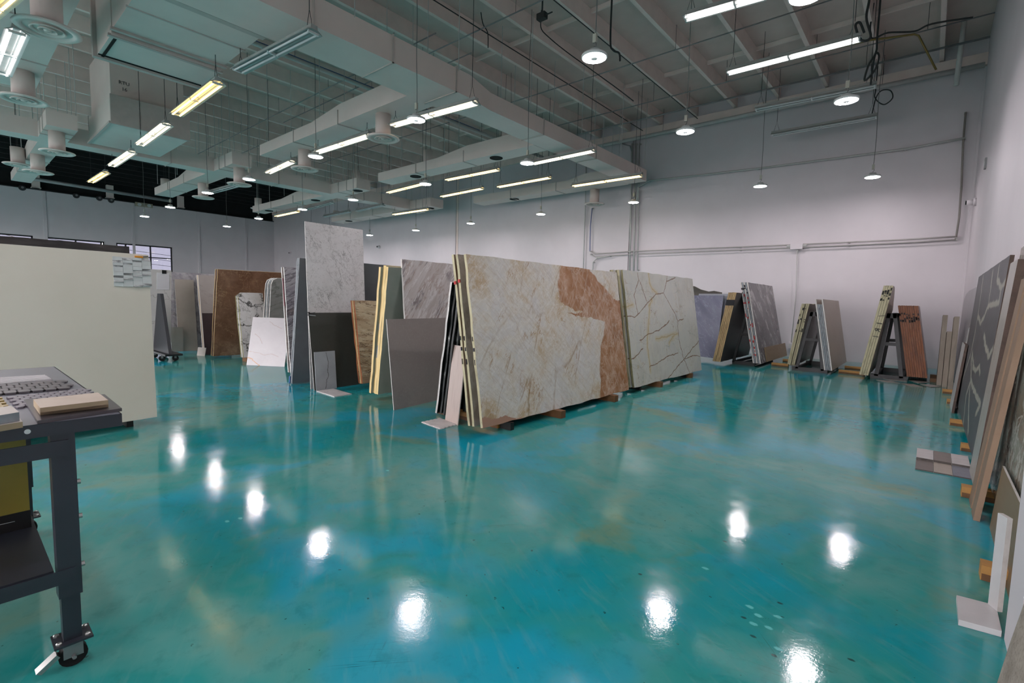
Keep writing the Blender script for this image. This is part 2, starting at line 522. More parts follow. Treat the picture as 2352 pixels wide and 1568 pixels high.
# ------------------------------------------------------------------ ducts
DZ, DT = 5.6, 6.05
DUCTS = []
def hang_top(x, y, z):
    """height at which a hanger above (x, y, z) meets a duct or the roof deck"""
    t = Z_DECK
    for a, c in DUCTS:
        if a[0] - 0.02 < x < c[0] + 0.02 and a[1] - 0.02 < y < c[1] + 0.02 and a[2] > z: t = min(t, a[2])
    return t
def rods(mb, pts, z0):
    for x, y in pts: mb.tube([(x, y, z0), (x, y, Z_BEAM + 0.1)], 0.008, 5)
def duct(label, boxes, seams=(), rodpts=(), holes=(), top=DT, name='air_duct', group=None, bevel=None):
    x0, y0, z0 = boxes[0][0]
    t = thing(name, label, 'duct', ((boxes[0][0][0] + boxes[0][1][0]) / 2, (boxes[0][0][1] + boxes[0][1][1]) / 2, DZ), group)
    for a, c in boxes:
        DUCTS.append((a, c))
        MB().box(a, c).build('duct_run', M_DUCT, t)
    for a, c in seams:
        MB().box(a, c).build('seam', M_SEAM, t)
    for (x, y) in rodpts:
        MB().tube([(x, y, top - 0.05), (x, y, Z_DECK)], 0.009, 6).build('hanger_rod', M_WPIPE, t)
    for (x, y, z) in holes:
        MB().lathe([(0.001, 0), (0.17, 0), (0.17, -0.012), (0.19, -0.012), (0.19, 0.01)], 20, (x, y, z - 0.003)).build('outlet_opening', M_DARK, t)
    return t
def ring_y(x0, x1, z0, z1, y, e=0.018):
    return [((x0 - e, y, z0 - e), (x1 + e, y + 0.03, z0)), ((x1, y, z0 - e), (x1 + e, y + 0.03, z1 + e)), ((x0 - e, y, z0 - e), (x0, y + 0.03, z1 + e))]
def ring_x(y0, y1, z0, z1, x, e=0.018):
    return [((x, y0 - e, z0 - e), (x + 0.03, y1 + e, z0)), ((x, y0 - e, z0), (x + 0.03, y0, z1 + e))]

A0, A1 = -8.43, -7.48
tA = duct('long main supply duct running to the back wall, stepping narrower halfway',
          [((A0, 0.2, DZ), (A1, 7.25, DT)), ((-8.28, 8.0, DZ), (-7.6, 15.68, 5.97))],
          ring_y(A0, A1, DZ, DT, 3.9) + ring_y(A0, A1, DZ, DT, 5.35) + ring_y(A0, A1, DZ, DT, 6.85) + ring_y(-8.28, -7.6, DZ, 5.97, 9.9) + ring_y(-8.28, -7.6, DZ, 5.97, 12.4),
          [(x, y) for y in (2.2, 4.6, 6.9, 9.2, 11.4, 13.6, 15.2) for x in (A1 + 0.03, -8.4)])
b = MB()   # tapered transition
p0 = [(A0, 7.25, DZ), (A1, 7.25, DZ), (A1, 7.25, DT), (A0, 7.25, DT)]
p1 = [(-8.28, 8.0, DZ), (-7.6, 8.0, DZ), (-7.6, 8.0, 5.97), (-8.28, 8.0, 5.97)]
for k in range(4): b.quad(p0[k], p0[(k + 1) % 4], p1[(k + 1) % 4], p1[k])
b.build('transition', M_DUCT, tA)
tB = duct('wide box plenum with stepped panels at upper left, beside the main duct',
          [((-10.25, 2.0, 5.66), (A0 - 0.01, 3.6, 7.2)), ((-11.45, 2.0, 5.6), (-10.33, 3.6, 7.2)), ((-10.33, 2.05, 5.75), (-10.25, 3.55, 7.1))],
          [((-11.5, 1.94, 5.56), (-11.4, 3.64, 7.2)), ((-10.42, 1.96, 5.58), (-10.35, 3.64, 5.62)), ((-10.24, 1.96, 5.62), (-10.17, 3.64, 5.66)), ((-9.3, 1.98, 5.645), (-9.27, 3.62, 5.67)), ((-8.62, 1.97, 5.63), (-8.5, 3.64, 5.68))],
          [(-11.3, 1.92), (-9.0, 1.92)], top=7.2, name='duct_plenum')
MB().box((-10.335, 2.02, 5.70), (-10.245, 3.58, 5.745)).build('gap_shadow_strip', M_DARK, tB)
MB().box((-11.47, 2.05, 5.585), (-10.4, 2.09, 5.6)).build('panel_joint', M_DARK, tB)
MB().box((-11.36, 2.0, 5.585), (-11.33, 3.58, 5.6)).build('panel_joint', M_DARK, tB)
tB2 = duct('tall boxed roof-unit plenum marked with handwriting, behind the stepped plenum',
           [((-18.3, 3.02, 5.95), (-15.95, 4.6, 7.7)), ((-18.3, 2.95, 5.6), (-15.6, 4.6, 6.25))],
           [((-15.62, 2.93, 5.57), (-15.56, 4.62, 6.27)), ((-18.3, 2.9, 5.58), (-15.6, 2.97, 5.63))], name='duct_plenum', top=7.6)
M_INK = plain('black_marker', '#15151a', 0.7)
text_part('RTU', 0.12, M_INK, tB2, (-15.94, 3.30, 6.72), (0, 1, 0), (0, 0, 1))
text_part('16', 0.12, M_INK, tB2, (-15.94, 3.30, 6.57), (0, 1, 0), (0, 0, 1))
C0, C1 = -19.4, -18.78
duct('long left trunk duct running in front of the black roof band',
     [((C0, -0.5, DZ), (C1, 15.4, DT))],
     ring_y(C0, C1, DZ, DT, 2.4) + ring_y(C0, C1, DZ, DT, 5.0) + ring_y(C0, C1, DZ, DT, 8.4) + ring_y(C0, C1, DZ, DT, 12.0),
     [(x, y) for y in (1.2, 4.0, 8.0, 9.4, 12.2, 13.4) for x in (C0, C1)])
def branch(label, x0, x1, y0, y1, holes=(), z1=5.98, taper=None):
    boxes = [((x0, y0, DZ), (x1, y1, z1 if taper is None else z1 - 0.08))]
    sx = [x0 + (x1 - x0) * q for q in (0.3, 0.62)]
    t = duct(label, boxes, ring_x(y0, y1, DZ, z1 - (0.08 if taper else 0), sx[0]) + ring_x(y0, y1, DZ, z1 - (0.08 if taper else 0), sx[1]),
             [(x0 + (x1 - x0) * q, y) for q in (0.08, 0.5, 0.9) for y in (y0, y1)], holes)
    if taper:
        xa, xb = taper
        zt = z1 - 0.08
        MB().prism([(xa, y0, zt), (xb, y0, zt), (xb, y0, zt + 0.14), (xa + (xb - xa) * 0.35, y0, zt + 0.14)], (0, y1 - y0, 0)).build('raised_section', M_DUCT, t)
    return t
branch('branch duct with two round diffusers left of the main duct', -15.5, A0, 6.4, 7.08, taper=(-12.4, A0))
branch('branch duct with dark round outlet, second from the camera off main duct', -15.35, -8.29, 10.4, 11.0, [(-9.9, 10.7, DZ), (-13.6, 10.7, DZ)], taper=(-12.2, -8.29))
branch('branch duct along the back wall at the end of main duct', -15.25, -8.29, 15.1, 15.75, [(-13.2, 15.4, DZ)], taper=(-10.4, -8.29))
branch('branch duct crossing the left trunk, nearest the plenum boxes', -25.6, C0, 6.2, 6.85, taper=(-22.4, C0))
branch('short branch stub right of left trunk with round diffuser', C1, -17.2, 6.25, 6.85)
branch('branch duct off the left trunk, middle of the three', -26.4, C0, 10.5, 11.1, [(-20.6, 10.8, DZ), (-25.2, 10.8, DZ)], taper=(-23.2, C0))
branch('short boxed stub right of left trunk with dark outlet', C1, -16.9, 10.5, 11.1, [(-17.3, 10.8, DZ)])
branch('branch duct near the back wall crossing end of left trunk', -25.8, C0, 14.45, 15.2, [(-20.0, 14.8, DZ), (-24.6, 14.8, DZ)])
branch('short end box of left trunk near back wall', C1, -17.3, 14.45, 15.2, [(-17.75, 14.8, DZ)])
branch('branch duct at far upper left leading toward window wall', -27.2, C0, 2.0, 2.55, taper=(-23.0, C0))
branch('short stub right of left trunk near the plenum, above a diffuser', C1, -17.2, 1.95, 2.55)
branch('branch duct at the upper left picture corner', -14.6, A0 - 0.01, 0.8, 1.5)

# round diffusers on drop collars
def make_diffuser():
    t = thing('round_diffuser', 'x', 'diffuser', (0, 0, 0))
    MB().tube([(0, 0, 0.03), (0, 0, 0.55)], 0.17, 24).build('collar', M_DUCT, t, smooth=True)
    MB().lathe([(0.17, 0.035), (0.36, 0.035), (0.37, 0.02), (0.33, -0.004), (0.265, 0.012), (0.265, 0.05), (0.17, 0.05)], 32).build('outer_cone', M_DUCT, t, smooth=True)
    MB().lathe([(0.155, 0.04), (0.195, 0.004), (0.185, -0.006), (0.158, 0.02), (0.155, 0.04)], 32).build('middle_cone', M_DUCT, t, smooth=True)
    MB().lathe([(0.08, 0.04), (0.11, 0.002), (0.10, -0.008), (0.082, 0.02), (0.08, 0.04)], 28).build('inner_cone', M_DUCT, t, smooth=True)
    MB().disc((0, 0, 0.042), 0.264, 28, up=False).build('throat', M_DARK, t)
    MB().lathe([(0.001, -0.01), (0.045, 0.0), (0.05, 0.02), (0.001, 0.03)], 20).build('hub', M_DUCT, t, smooth=True)
    return t
dif = make_diffuser()
DIFS = [((110, 72), 5.06, 'large round ceiling diffuser at the upper left corner'),
        ((55, 232), 5.06, 'round ceiling diffuser second down the left picture edge'),
        ((132, 352), 5.06, 'round diffuser before the black band, left of lit fixtures'),
        ((88, 397), 5.06, 'round diffuser lowest at far left against black band'),
        ((42, 380), 5.35, 'small round diffuser partly behind left duct, far left edge'),
        ((880, 320), 5.06, 'round diffuser between two lit fixtures, below main duct branch'),
        ((700, 390), 5.06, 'round diffuser overlapping the third lit fixture of its row'),
        ((550, 425), 5.06, 'round diffuser under stub of left trunk'),
        ((467, 455), 5.06, 'round diffuser beside the black band, right of left posts'),
        ((1365, 470), 5.06, 'round diffuser before the white back wall'),
        ((983, 384), 6.02, 'round diffuser collar seen above second branch duct'),
        ((818, 424), 6.02, 'round diffuser collar above the short boxed stub'),
        ((593, 480), 5.95, 'round diffuser collar above the middle left branch'),
        ((380, 440), 5.95, 'round diffuser collar above the first left branch'),
        ((1165, 332), 6.1, 'round diffuser partly hidden behind main duct'),
        ((772, 506), 5.95, 'round diffuser collar above the farthest left branch')]
for k, ((px, py), z, lb) in enumerate(DIFS):
    o = dif if k == 0 else copy_tree(dif)
    p = oz(px, py, z); o.location = p; o['label'] = lb; o['group'] = 'round ceiling diffusers'
    if z > 5.2:
        h = MB()
        for q in (-0.15, 0.15): h.tube([(q, 0, 0.5), (q * 0.6, 0, Z_DECK - z)], 0.006, 4)
        h.build('hanger_wire', M_WIRE, o)

# ------------------------------------------------------------------ LED high-bay lamps
M_LED = emit('led_diffuser', LED_COLOR, LED_STRENGTH)
M_LEDH = plain('white_lamp_housing', '#c9cccb', 0.4)
M_HOOK = plain('steel_hook', '#707070', 0.35, metal=0.8)
def make_lamp():
    t = thing('high_bay_lamp', 'x', 'lamp', (0, 0, 0), 'round LED high-bay lamps')
    MB().lathe([(0.001, 0.10), (0.07, 0.10), (0.085, 0.05), (0.165, 0.035), (0.172, 0.012), (0.165, 0.0), (0.155, -0.002)], 32).build('housing', M_LEDH, t, smooth=True)
    hsg = t.children[0]
    MB().lathe([(0.155, -0.003), (0.14, -0.008), (0.052, -0.008)], 32).build('diffuser', M_LED, hsg)
    MB().lathe([(0.052, -0.009), (0.04, -0.016), (0.001, -0.017)], 20).build('sensor_cap', M_LEDH, hsg, smooth=True)
    hk = [(0, 0, 0.10), (0, 0, 0.13), (0.02, 0, 0.155), (0.02, 0, 0.18), (0, 0, 0.2), (-0.018, 0, 0.185)]
    MB().tube(hk, 0.006, 6).build('hook', M_HOOK, t)
    MB().box((-0.025, -0.02, 0.19), (0.025, 0.02, 0.30)).build('driver_box', plain('driver_box', '#a7a79a', 0.5), t)
    pts = [(0.012 * math.sin(k * 0.9), 0.012 * math.cos(k * 1.3), 0.3 + k * 0.312) for k in range(11)]
    MB().tube(pts, 0.007, 5).build('cord', M_CORD, t)
    return t
lamp = make_lamp()
LZ = 4.7
ROWS = [('nearest row', [(1365, 131), (956, 274), (725, 358), (572, 410), (477, 441), (391, 474), (332, 495)]),
        ('middle row', [(1944, 230), (1574, 301), (1211, 373), (977, 421), (811, 457), (695, 479), (594, 500), (521, 518)]),
        ('row along the back wall', [(2004, 405), (1746, 426), (1455, 463), (1242, 490), (1081, 511), (955, 527), (849, 538), (757, 547), (715, 551)])]  # last two hang unseen behind the tall panel, added to brighten the wall
ORD = ['first', 'second', 'third', 'fourth', 'fifth', 'sixth', 'seventh', 'eighth', 'ninth', 'tenth']
def fit_cord(o):
    top = hang_top(o.location.x, o.location.y, o.location.z)
    if top < Z_DECK:
        for ch in o.children:
            if ch.name.startswith('cord'):
                me = bpy.data.meshes.new('cord'); b_ = MB().tube([(0, 0, 0.3), (0.006, 0.004, 0.5 * (0.3 + top - o.location.z)), (0, 0, top - o.location.z)], 0.007, 5)
                me.from_pydata([tuple(v) for v in b_.v], [], b_.f); me.materials.append(M_CORD); ch.data = me
first = True
for rn, pts in ROWS:
    for k, (px, py) in enumerate(pts):
        o = lamp if first else copy_tree(lamp)
        first = False
        p = oz(px, py + 2, LZ); o.location = p; fit_cord(o)
        kk = k + 1 if rn == 'nearest row' else k
        o['label'] = 'glowing round LED lamp hanging in the %s, %s from the right' % (rn, ORD[kk])
for r_, yy in enumerate((0.35, -3.1, -6.6)):      # unseen lamps added beside and behind the camera to brighten the left wall
    for k in range(10):
        o = copy_tree(lamp); o.location = (-1.3 - 3.75 * k, yy + (0.9 if r_ == 0 and k > 6 else 0), LZ); fit_cord(o)
        o['label'] = 'added LED fill lamp outside the picture, %s row behind the viewpoint, %s from right' % (ORD[r_], ORD[k])
o = copy_tree(lamp); o.location = oz(1852, -8, LZ); o['label'] = 'glowing round LED lamp cut by the top picture edge'

# ------------------------------------------------------------------ fluorescent strip fixtures
M_REFL = plain('fixture_reflector', '#b5b6b4', 0.25, metal=0.4)
M_TW = emit('tube_warm', (1.0, 0.66, 0.22), TUBE_STRENGTH)
M_TN = emit('tube_neutral', (1.0, 0.86, 0.62), TUBE_STRENGTH)
M_TP = emit('tube_cool', (1.0, 0.97, 0.95), TUBE_STRENGTH)
M_TOFF = plain('unlit_tube', '#c8cacb', 0.2)
def make_fixture(kind, label, a, c):
    a, c = Vector(a), Vector(c); mid = (a + c) / 2; d = (c - a).normalized(); L = (c - a).length
    tm = {'warm': M_TW, 'neutral': M_TN, 'cool': M_TP, 'off': M_TOFF}[kind]
    t = thing('fluorescent_fixture', label, 'light fixture', mid, 'suspended twin-tube fluorescent fixtures')
    s = Vector((0, 0, 1)).cross(d).normalized(); u = Vector((0, 0, 1))
    P = lambda along, side, h: mid + d * along + s * side + u * h
    b = MB(); h = L / 2
    prof = [(-0.13, 0.0), (-0.125, 0.012), (-0.055, 0.055), (-0.05, 0.11), (0.05, 0.11), (0.055, 0.055), (0.125, 0.012), (0.13, 0.0), (0.1, 0.012), (0.04, 0.045), (-0.04, 0.045), (-0.1, 0.012)]
    b.prism([P(-h, x_, z_) for x_, z_ in prof], d * L)
    hs_ = b.build('housing', M_REFL, t)
    for sd in (-0.062, 0.062):
        for q in (-1, 1):
            a0, a1 = (-h + 0.04, -0.02) if q < 0 else (0.02, h - 0.04)
            MB().tube([P(a0, sd, 0.0), P(a1, sd, 0.0)], 0.0155, 8).build('tube', tm, t)
    for q in (-h + 0.03, 0, h - 0.03):
        MB().bar(P(q, -0.085, 0.005), P(q, 0.085, 0.005), 0.03, 0.03).build('lamp_holder', M_LEDH, hs_)
    for q in (-h + 0.12, h - 0.12):
        bb = MB(); top = P(q, 0, 0.36)
        tz = hang_top(top.x, top.y, mid.z + 0.13)
        if tz < top.z + 0.05: top.z = (mid.z + 0.11 + tz) / 2
        bb.tube([P(q - 0.07, 0, 0.11), top, P(q + 0.07, 0, 0.11)], 0.005, 4); bb.tube([top, Vector((top.x, top.y, hang_top(top.x, top.y, top.z)))], 0.006, 5)
        bb.build('hanger', M_WIRE, t)
    return t
FIX = [('cool', (1668.6, 170, 1978.6, 90), 6.45, 'lit fluorescent fixture at upper right, with coiled black cable'),
       ('cool', (1570, 45, 1820, -26), 6.45, 'lit fluorescent fixture cut by the top edge, upper right'),
       ('off', (1734, 254, 2013, 199), 6.3, 'unlit fluorescent fixture at right, before the ledger'),
       ('off', (1772, 312, 2015, 270), 6.3, 'unlit fluorescent fixture hanging before the white back wall'),
       ('warm', (404, 265, 502, 192), 5.14, 'warm orange lit fluorescent fixture under the stepped plenum'),
       ('neutral', (321, 334, 384, 287), 5.2, 'lit fluorescent fixture second in the left row'),
       ('neutral', (256, 382, 304, 350), 5.25, 'lit fluorescent fixture third in the left row'),
       ('warm', (208, 419, 244, 397), 5.4, 'small lit fluorescent fixture farthest in the left row, against black band'),
       ('off', (545, 165, 722, 75), 5.3, 'unlit fluorescent fixture with bent reflector beside main duct'),
       ('neutral', (900, 290, 1095, 237), 5.29, 'lit fluorescent fixture overlapping the LED lamp below main duct'),
       ('neutral', (725, 352, 850, 312), 5.27, 'lit fluorescent fixture between two round diffusers'),
       ('neutral', (615, 398, 672, 372), 5.3, 'lit fluorescent fixture half hidden behind a diffuser collar'),
       ('neutral', (1222, 377, 1365, 347), 5.45, 'lit fluorescent fixture just under far part of main duct'),
       ('warm', (1315, 428, 1475, 404), 5.3, 'lit fluorescent fixture at end of main duct by back wall'),
       ('warm', (1143, 430, 1265, 408), 5.55, 'lit fluorescent fixture above the back wall branch duct'),
       ('warm', (1024, 414, 1146, 390), 5.55, 'lit fluorescent fixture below the second branch duct, right part'),
       ('warm', (1013, 452, 1109, 433), 5.5, 'lit fluorescent fixture lower and left of the back wall branch'),
       ('warm', (890, 443, 975, 422), 5.5, 'lit fluorescent fixture below left end of second branch duct'),
       ('warm', (903, 493, 983, 481), 5.28, 'lit fluorescent fixture above the tall white marble panel, right side'),
       ('warm', (633, 497, 686, 486), 5.3, 'small lit fluorescent fixture left of the tall marble panel'),
       ('off', (700, 483, 763, 466), 5.5, 'unlit fluorescent fixture beside the fourth LED lamp, far middle'),
       ('off', (745, 498, 803, 487), 5.5, 'unlit fluorescent fixture just above the tall marble panel'),
       ('off', (820, 485, 880, 472), 5.5, 'unlit fluorescent fixture far away above the back wall branch'),
       ('off', (478, 445, 545, 427), 5.3, 'unlit fluorescent fixture behind the diffuser by black band'),
       ('cool', (2, 172, 40, 75), 5.0, 'lit fluorescent fixture at the left picture edge'),
       ('warm', (-60, 60, 40, -30), 5.0, 'warm lit fluorescent fixture in the upper left corner')]
for kind, (x0, y0, x1, y1), z, lb in FIX:
    make_fixture(kind, lb, oz(x0, y0, z), oz(x1, y1, z))

# ------------------------------------------------------------------ ceiling conduits, pipes and cables
def conduit(name, label, cat, pts, r, mat, group=None, n=6, drops=()):
    o = MB().tube(pts, r, n).build(name, mat, origin=pts[0], smooth=True)
    tag(o, label, cat, group)
    for p in drops:
        MB().tube([p, (p[0], p[1], Z_DECK)], 0.005, 4).build('hanger_rod', M_WIRE, o)
    return o
def xrun(px, py, z, x0, x1, label, r=0.014, mat=None, nd=6):
    p = oz(px, py, z)
    ds = [(x0 + (x1 - x0) * (k + 0.5) / nd, p.y, z) for k in range(nd)]
    conduit('ceiling_conduit', label, 'conduit', [(x0, p.y, z), (x1, p.y, z)], r, mat or M_METAL, 'conduits crossing under the ceiling beams', drops=ds)
xrun(1178, 234, 7.55, -22, 0.55, 'thin steel conduit crossing the ceiling, nearest the top right')
xrun(1287, 287, 7.55, -12, 0.55, 'steel conduit crossing above the first lit upper right fixture')
xrun(1600, 244, 7.5, -26, 0.55, 'steel sprinkler conduit crossing before the ledger', 0.025)
xrun(1100, 69, 7.6, -18, 0.55, 'thin conduit crossing the ceiling above the big LED lamp')
xrun(560, 300, 7.5, -28, -9, 'thin conduit crossing the ceiling grid left of main duct')
xrun(800, 245, 7.5, -26, -9, 'thin conduit crossing above the first branch duct')
p = oz(1900, 222, 7.3)
conduit('sprinkler_pipe', 'thick white pipe running under the ledger along the back wall', 'pipe', [(-12, 16.35, 7.33), (0.55, 16.35, 7.33)], 0.06, M_WPIPE, drops=[(x, 16.35, 7.33) for x in (-10.5, -7.4, -4.2, -1.4)], n=10)
p = oz(700, 145, 7.3)
o = conduit('sprinkler_pipe', 'white sprinkler pipe with blue stripe along the ceiling, left of main duct', 'pipe', [(p.x, -2, 7.3), (p.x, 16.2, 7.3)], 0.055, M_WPIPE, drops=[(p.x, y, 7.3) for y in (3.5, 6, 8.5, 11, 13.5)], n=10)
MB().tube([(p.x + 0.02, 2.0, 7.352), (p.x + 0.02, 12.5, 7.352)], 0.014, 6).build('blue_tube', M_BLUE, o)
for (px, py, z, lb) in ((1420, 122, 7.6, 'thin pair of wires along a beam, right of the big LED lamp'), (1060, 40, 7.6, 'thin wire along a beam above main duct')):
    p = oz(px, py, z)
    conduit('ceiling_wire', lb, 'wire', [(p.x, 1.0, z), (p.x, 16.5, z)], 0.012, M_WIRE)
# hanging cables and loose loops
def cable(label, pts, r=0.012, mat=None):
    # smooth the path a little
    P = [Vector(p) for p in pts]; out = []
    if P[0].z < Z_DECK: P.insert(0, Vector((P[0].x, P[0].y, Z_DECK)))
    for i in range(len(P) - 1):
        p0 = P[max(i - 1, 0)]; p1 = P[i]; p2 = P[i + 1]; p3 = P[min(i + 2, len(P) - 1)]
        for k in range(6):
            t = k / 6.0
            out.append(0.5 * ((2 * p1) + (p2 - p0) * t + (2 * p0 - 5 * p1 + 4 * p2 - p3) * t * t + (3 * p1 - p0 - 3 * p2 + p3) * t ** 3))
    out.append(P[-1])
    o = MB().tube(out, r, 6).build('hanging_cable', mat or M_WIRE, origin=out[0], smooth=True)
    return tag(o, label, 'cable', 'loose cables under the ceiling')
Z1 = 7.3
def pts_y(lst, Y): return [oy(x_, y_, Y) for x_, y_ in lst]
yb = oz(1978, 90, 6.45).y
cable('coiled black cable at right end of the lit upper right fixture', pts_y([(1998, -10), (1990, 40), (2000, 85), (1978, 92), (1965, 60), (1975, 52), (1985, 75)], yb), 0.022)
cable('black looped cable hanging right of the upper right fixture', pts_y([(2015, 85), (2012, 120), (1995, 150), (1986, 185), (2010, 160), (2019, 130), (2012, 122), (2005, 150), (2000, 195)], yb + 1.5), 0.02)
cable('thin dark cable loop hanging before the back wall, upper right', pts_y([(2012, 200), (2010, 225), (2030, 240), (2050, 225), (2045, 208), (2025, 208), (2012, 225), (2003, 262)], 16.0), 0.015)
yj = oz(1245, 40, 7.4).y
cable('black cable sagging from the junction box to the conduit', pts_y([(1243, 38), (1243, 65), (1260, 85), (1300, 118), (1365, 165), (1420, 205), (1455, 232)], yj + 0.8), 0.012)
cable('short black cable dangling above main duct', pts_y([(1100, -10), (1108, 50), (1120, 75), (1121, 110)], yj), 0.011)
cable('bent bundle of dark wires beside the big LED lamp', pts_y([(1402, 90), (1408, 115), (1422, 122), (1424, 140)], oz(1402, 110, 6.8).y), 0.02)
cable('white cable curling by the right wall, upper right', pts_y([(2000, 85), (2040, 75), (2100, 72), (2140, 55), (2235, 40)], 13.5), 0.018, M_WIRE)
p = oz(1245, 38, 7.3)
o = MB().box(p + Vector((-0.1, -0.06, -0.06)), p + Vector((0.1, 0.06, 0.06))).build('junction_box', M_WIRE, origin=p)
tag(o, 'small black junction box on conduit above main duct', 'junction box')
MB().tube([p + Vector((0, 0, 0.06)), (p.x, p.y, Z_DECK)], 0.018, 6).build('stem', M_WIRE, o)
MB().tube([p + Vector((0.1, 0, 0)), p + Vector((0.26, 0, 0))], 0.014, 6).build('connector', M_WIRE, o)

# ------------------------------------------------------------------ back wall services
YW = YB - 0.115
def wall_run(label, pts, r=0.02, mat=None, name='wall_conduit', cat='conduit', group='conduits on the back wall'):
    P = [oy(x_, y_, YW) for x_, y_ in pts]
    for q in P: q.y = YW
    o = conduit(name, label, cat, P, r, mat or M_WPIPE, group)
    for q in P[::2]:
        MB().box((q.x - 0.025, YW, q.z - 0.02), (q.x + 0.025, YB - 0.0005, q.z + 0.02)).build('wall_clip', M_WPIPE, o)
    return o
for dz, rr, lb in ((0, 0.022, 'upper'), (7, 0.018, 'lower')):
    wall_run('%s grey cable of the bundle running along the white back wall' % lb, [(1356, 577 + dz), (1368, 583 + dz), (1450, 577 + dz), (1600, 571 + dz), (1700, 567 + dz), (1820, 562 + dz), (1950, 556 + dz), (2100, 549 + dz), (2196, 543 + dz)], rr, plain('grey_wall_cable', '#a9a5a2', 0.6))
wall_run('white conduit running high along the back wall', [(1462, 470), (1466, 430), (1490, 415), (1600, 403), (1740, 387), (1900, 366), (2080, 342), (2160, 327), (2216, 317)], 0.03)
wall_run('single vertical conduit on the back wall left of cable bundle', [(1347, 370), (1344, 480), (1339, 640)], 0.02, M_WPIPE)
wall_run('left of the three vertical conduits on back wall', [(1452, 330), (1449, 480), (1446, 640)], 0.03, M_WPIPE)
wall_run('middle of the three vertical conduits on back wall', [(1461, 330), (1458, 480), (1455, 640)], 0.03, M_WPIPE)
wall_run('right of the three vertical conduits on back wall', [(1469, 330), (1466, 480), (1464, 620)], 0.022, M_WPIPE)
wall_run('pair of short conduits dropping behind the brown quartzite slab', [(1400, 588), (1372, 592), (1362, 602), (1360, 660)], 0.025)
wall_run('blue cable hanging below the round diffuser on back wall', [(1360, 478), (1356, 520), (1355, 577)], 0.015, plain('blue_cable', '#51639b', 0.6), 'wall_cable', 'cable')
wall_run('thin drop conduit below junction box on back wall', [(1831, 575), (1828, 680), (1817, 790)], 0.012)
wall_run('dark cable bundle climbing the right end of back wall', [(2218, 258), (2212, 330), (2208, 430), (2203, 500), (2196, 545)], 0.024, plain('brown_grey_bundle', '#8b8580', 0.7), 'wall_cable', 'cable')
wall_run('white curved conduit high above the lit end fixture', [(1385, 335), (1420, 328), (1447, 335), (1452, 350)], 0.025, M_METAL)
p = oy(1830, 566, YW)
o = MB().box(p + Vector((-0.16, -0.06, -0.08)), p + Vector((0.16, 0.1145, 0.08))).build('junction_box', M_WALL, origin=p)
tag(o, 'white junction box on cable bundle, middle of back wall', 'junction box')
for sx in (-1, 1): MB().tube([p + Vector((0.16 * sx, 0, 0.02)), p + Vector((0.26 * sx, 0, 0.02))], 0.035, 8).build('connector', M_WPIPE, o)
p = oy(1815, 793, YW)
o = MB().box(p + Vector((-0.06, -0.04, -0.09)), p + Vector((0.06, 0.1145, 0.09))).build('wall_outlet', M_WALL, origin=p)
tag(o, 'small white outlet low on back wall beside pale slab stack', 'outlet')
MB().box(p + Vector((-0.03, -0.048, -0.05)), p + Vector((0.03, -0.04, 0.05))).build('cover', M_WPIPE, o)
# cameras and fittings
def dome(label, p, nrm):
    t = thing('security_camera', label, 'camera', p, 'small security cameras on the walls')
    p = Vector(p); nrm = Vector(nrm)
    MB().tube([p, p + nrm * 0.05], 0.09, 16).build('mount', M_WALL, t, smooth=True)
    MB().tube([p + nrm * 0.05, p + nrm * 0.16], [0.07, 0.055], 14).build('body', M_WALL, t, smooth=True)
    MB().tube([p + nrm * 0.16, p + nrm * 0.18], 0.045, 12).build('lens', M_DARK, t)
dome('small white security camera on back wall right of tall marble panel', oy(872, 567, YB - 0.001), (0, -1, 0))
dome('small white security camera left of tall marble panel', oy(669, 581, YB - 0.001), (0, -1, 0))
dome('small white security camera on right wall', Vector((XR - 0.001, 15.2, 3.95)), (-1, 0, 0))
p = Vector((XR - 0.001, 13.0, 4.3))
o = MB().box(p + Vector((-0.03, -0.06, -0.1)), p + Vector((0, 0.06, 0.1))).build('wall_plate', plain('grey_plate', '#8b8b8b', 0.5), origin=p)
tag(o, 'small grey wall plate high on right wall', 'wall plate')
MB().box(p + Vector((-0.04, -0.02, -0.04)), p + Vector((-0.03, 0.02, 0.04))).build('switch', M_LEDH, o)
# white pipe down the corner, brass pipe
conduit('corner_pipe', 'white vertical pipe at top of the right corner', 'pipe', pts_y([(2222, -5), (2196, 196)], 15.4), 0.05, M_WPIPE, n=8)
conduit('gas_pipe', 'thin brass coloured pipe bending at the upper right', 'pipe', pts_y([(1880, 120), (2000, 92), (2100, 79), (2110, 82), (2150, 160)], 13.4), 0.02, plain('brass_pipe', '#7d6a3c', 0.4, metal=0.5), n=6)
# grey drain pipe along the window wall, under the black band
pa, pc = ox(60, 408, XL + 3.0), ox(395, 462, XL + 3.0)
conduit('drain_pipe', 'long grey pipe running below the black band at left', 'pipe', [pa, pc], 0.09, plain('grey_drain_pipe', '#8d9191', 0.45), n=10, drops=[tuple(pa.lerp(pc, q)) for q in (0.1, 0.5, 0.9)])
for k, (px, py) in enumerate(((51, 431), (175, 449), (228, 455), (255, 460))):
    p = ox(px, py, XL + 0.0)
    o = MB().tube([p, p + Vector((0.12, 0, 0))], [0.16, 0.11], 12).build('wall_bolt', plain('dark_bolt', '#3c3c3e', 0.5, metal=0.5), origin=p)
    tag(o, 'round dark anchor cap at top of window wall, %s from left' % ORD[k], 'anchor', 'anchor caps along the window wall')
    MB().tube([p + Vector((0.12, 0, 0)), p + Vector((0.16, 0, 0))], 0.06, 8).build('cap', M_METAL, o)
p = ox(330, 471, XL)
o = MB().box(p + Vector((0, -0.45, -0.12)), p + Vector((0.12, 0.45, 0.12))).build('emergency_light', plain('beige_box', '#a39d8b', 0.5), origin=p)
tag(o, 'small beige emergency light box at top of window wall', 'emergency light')
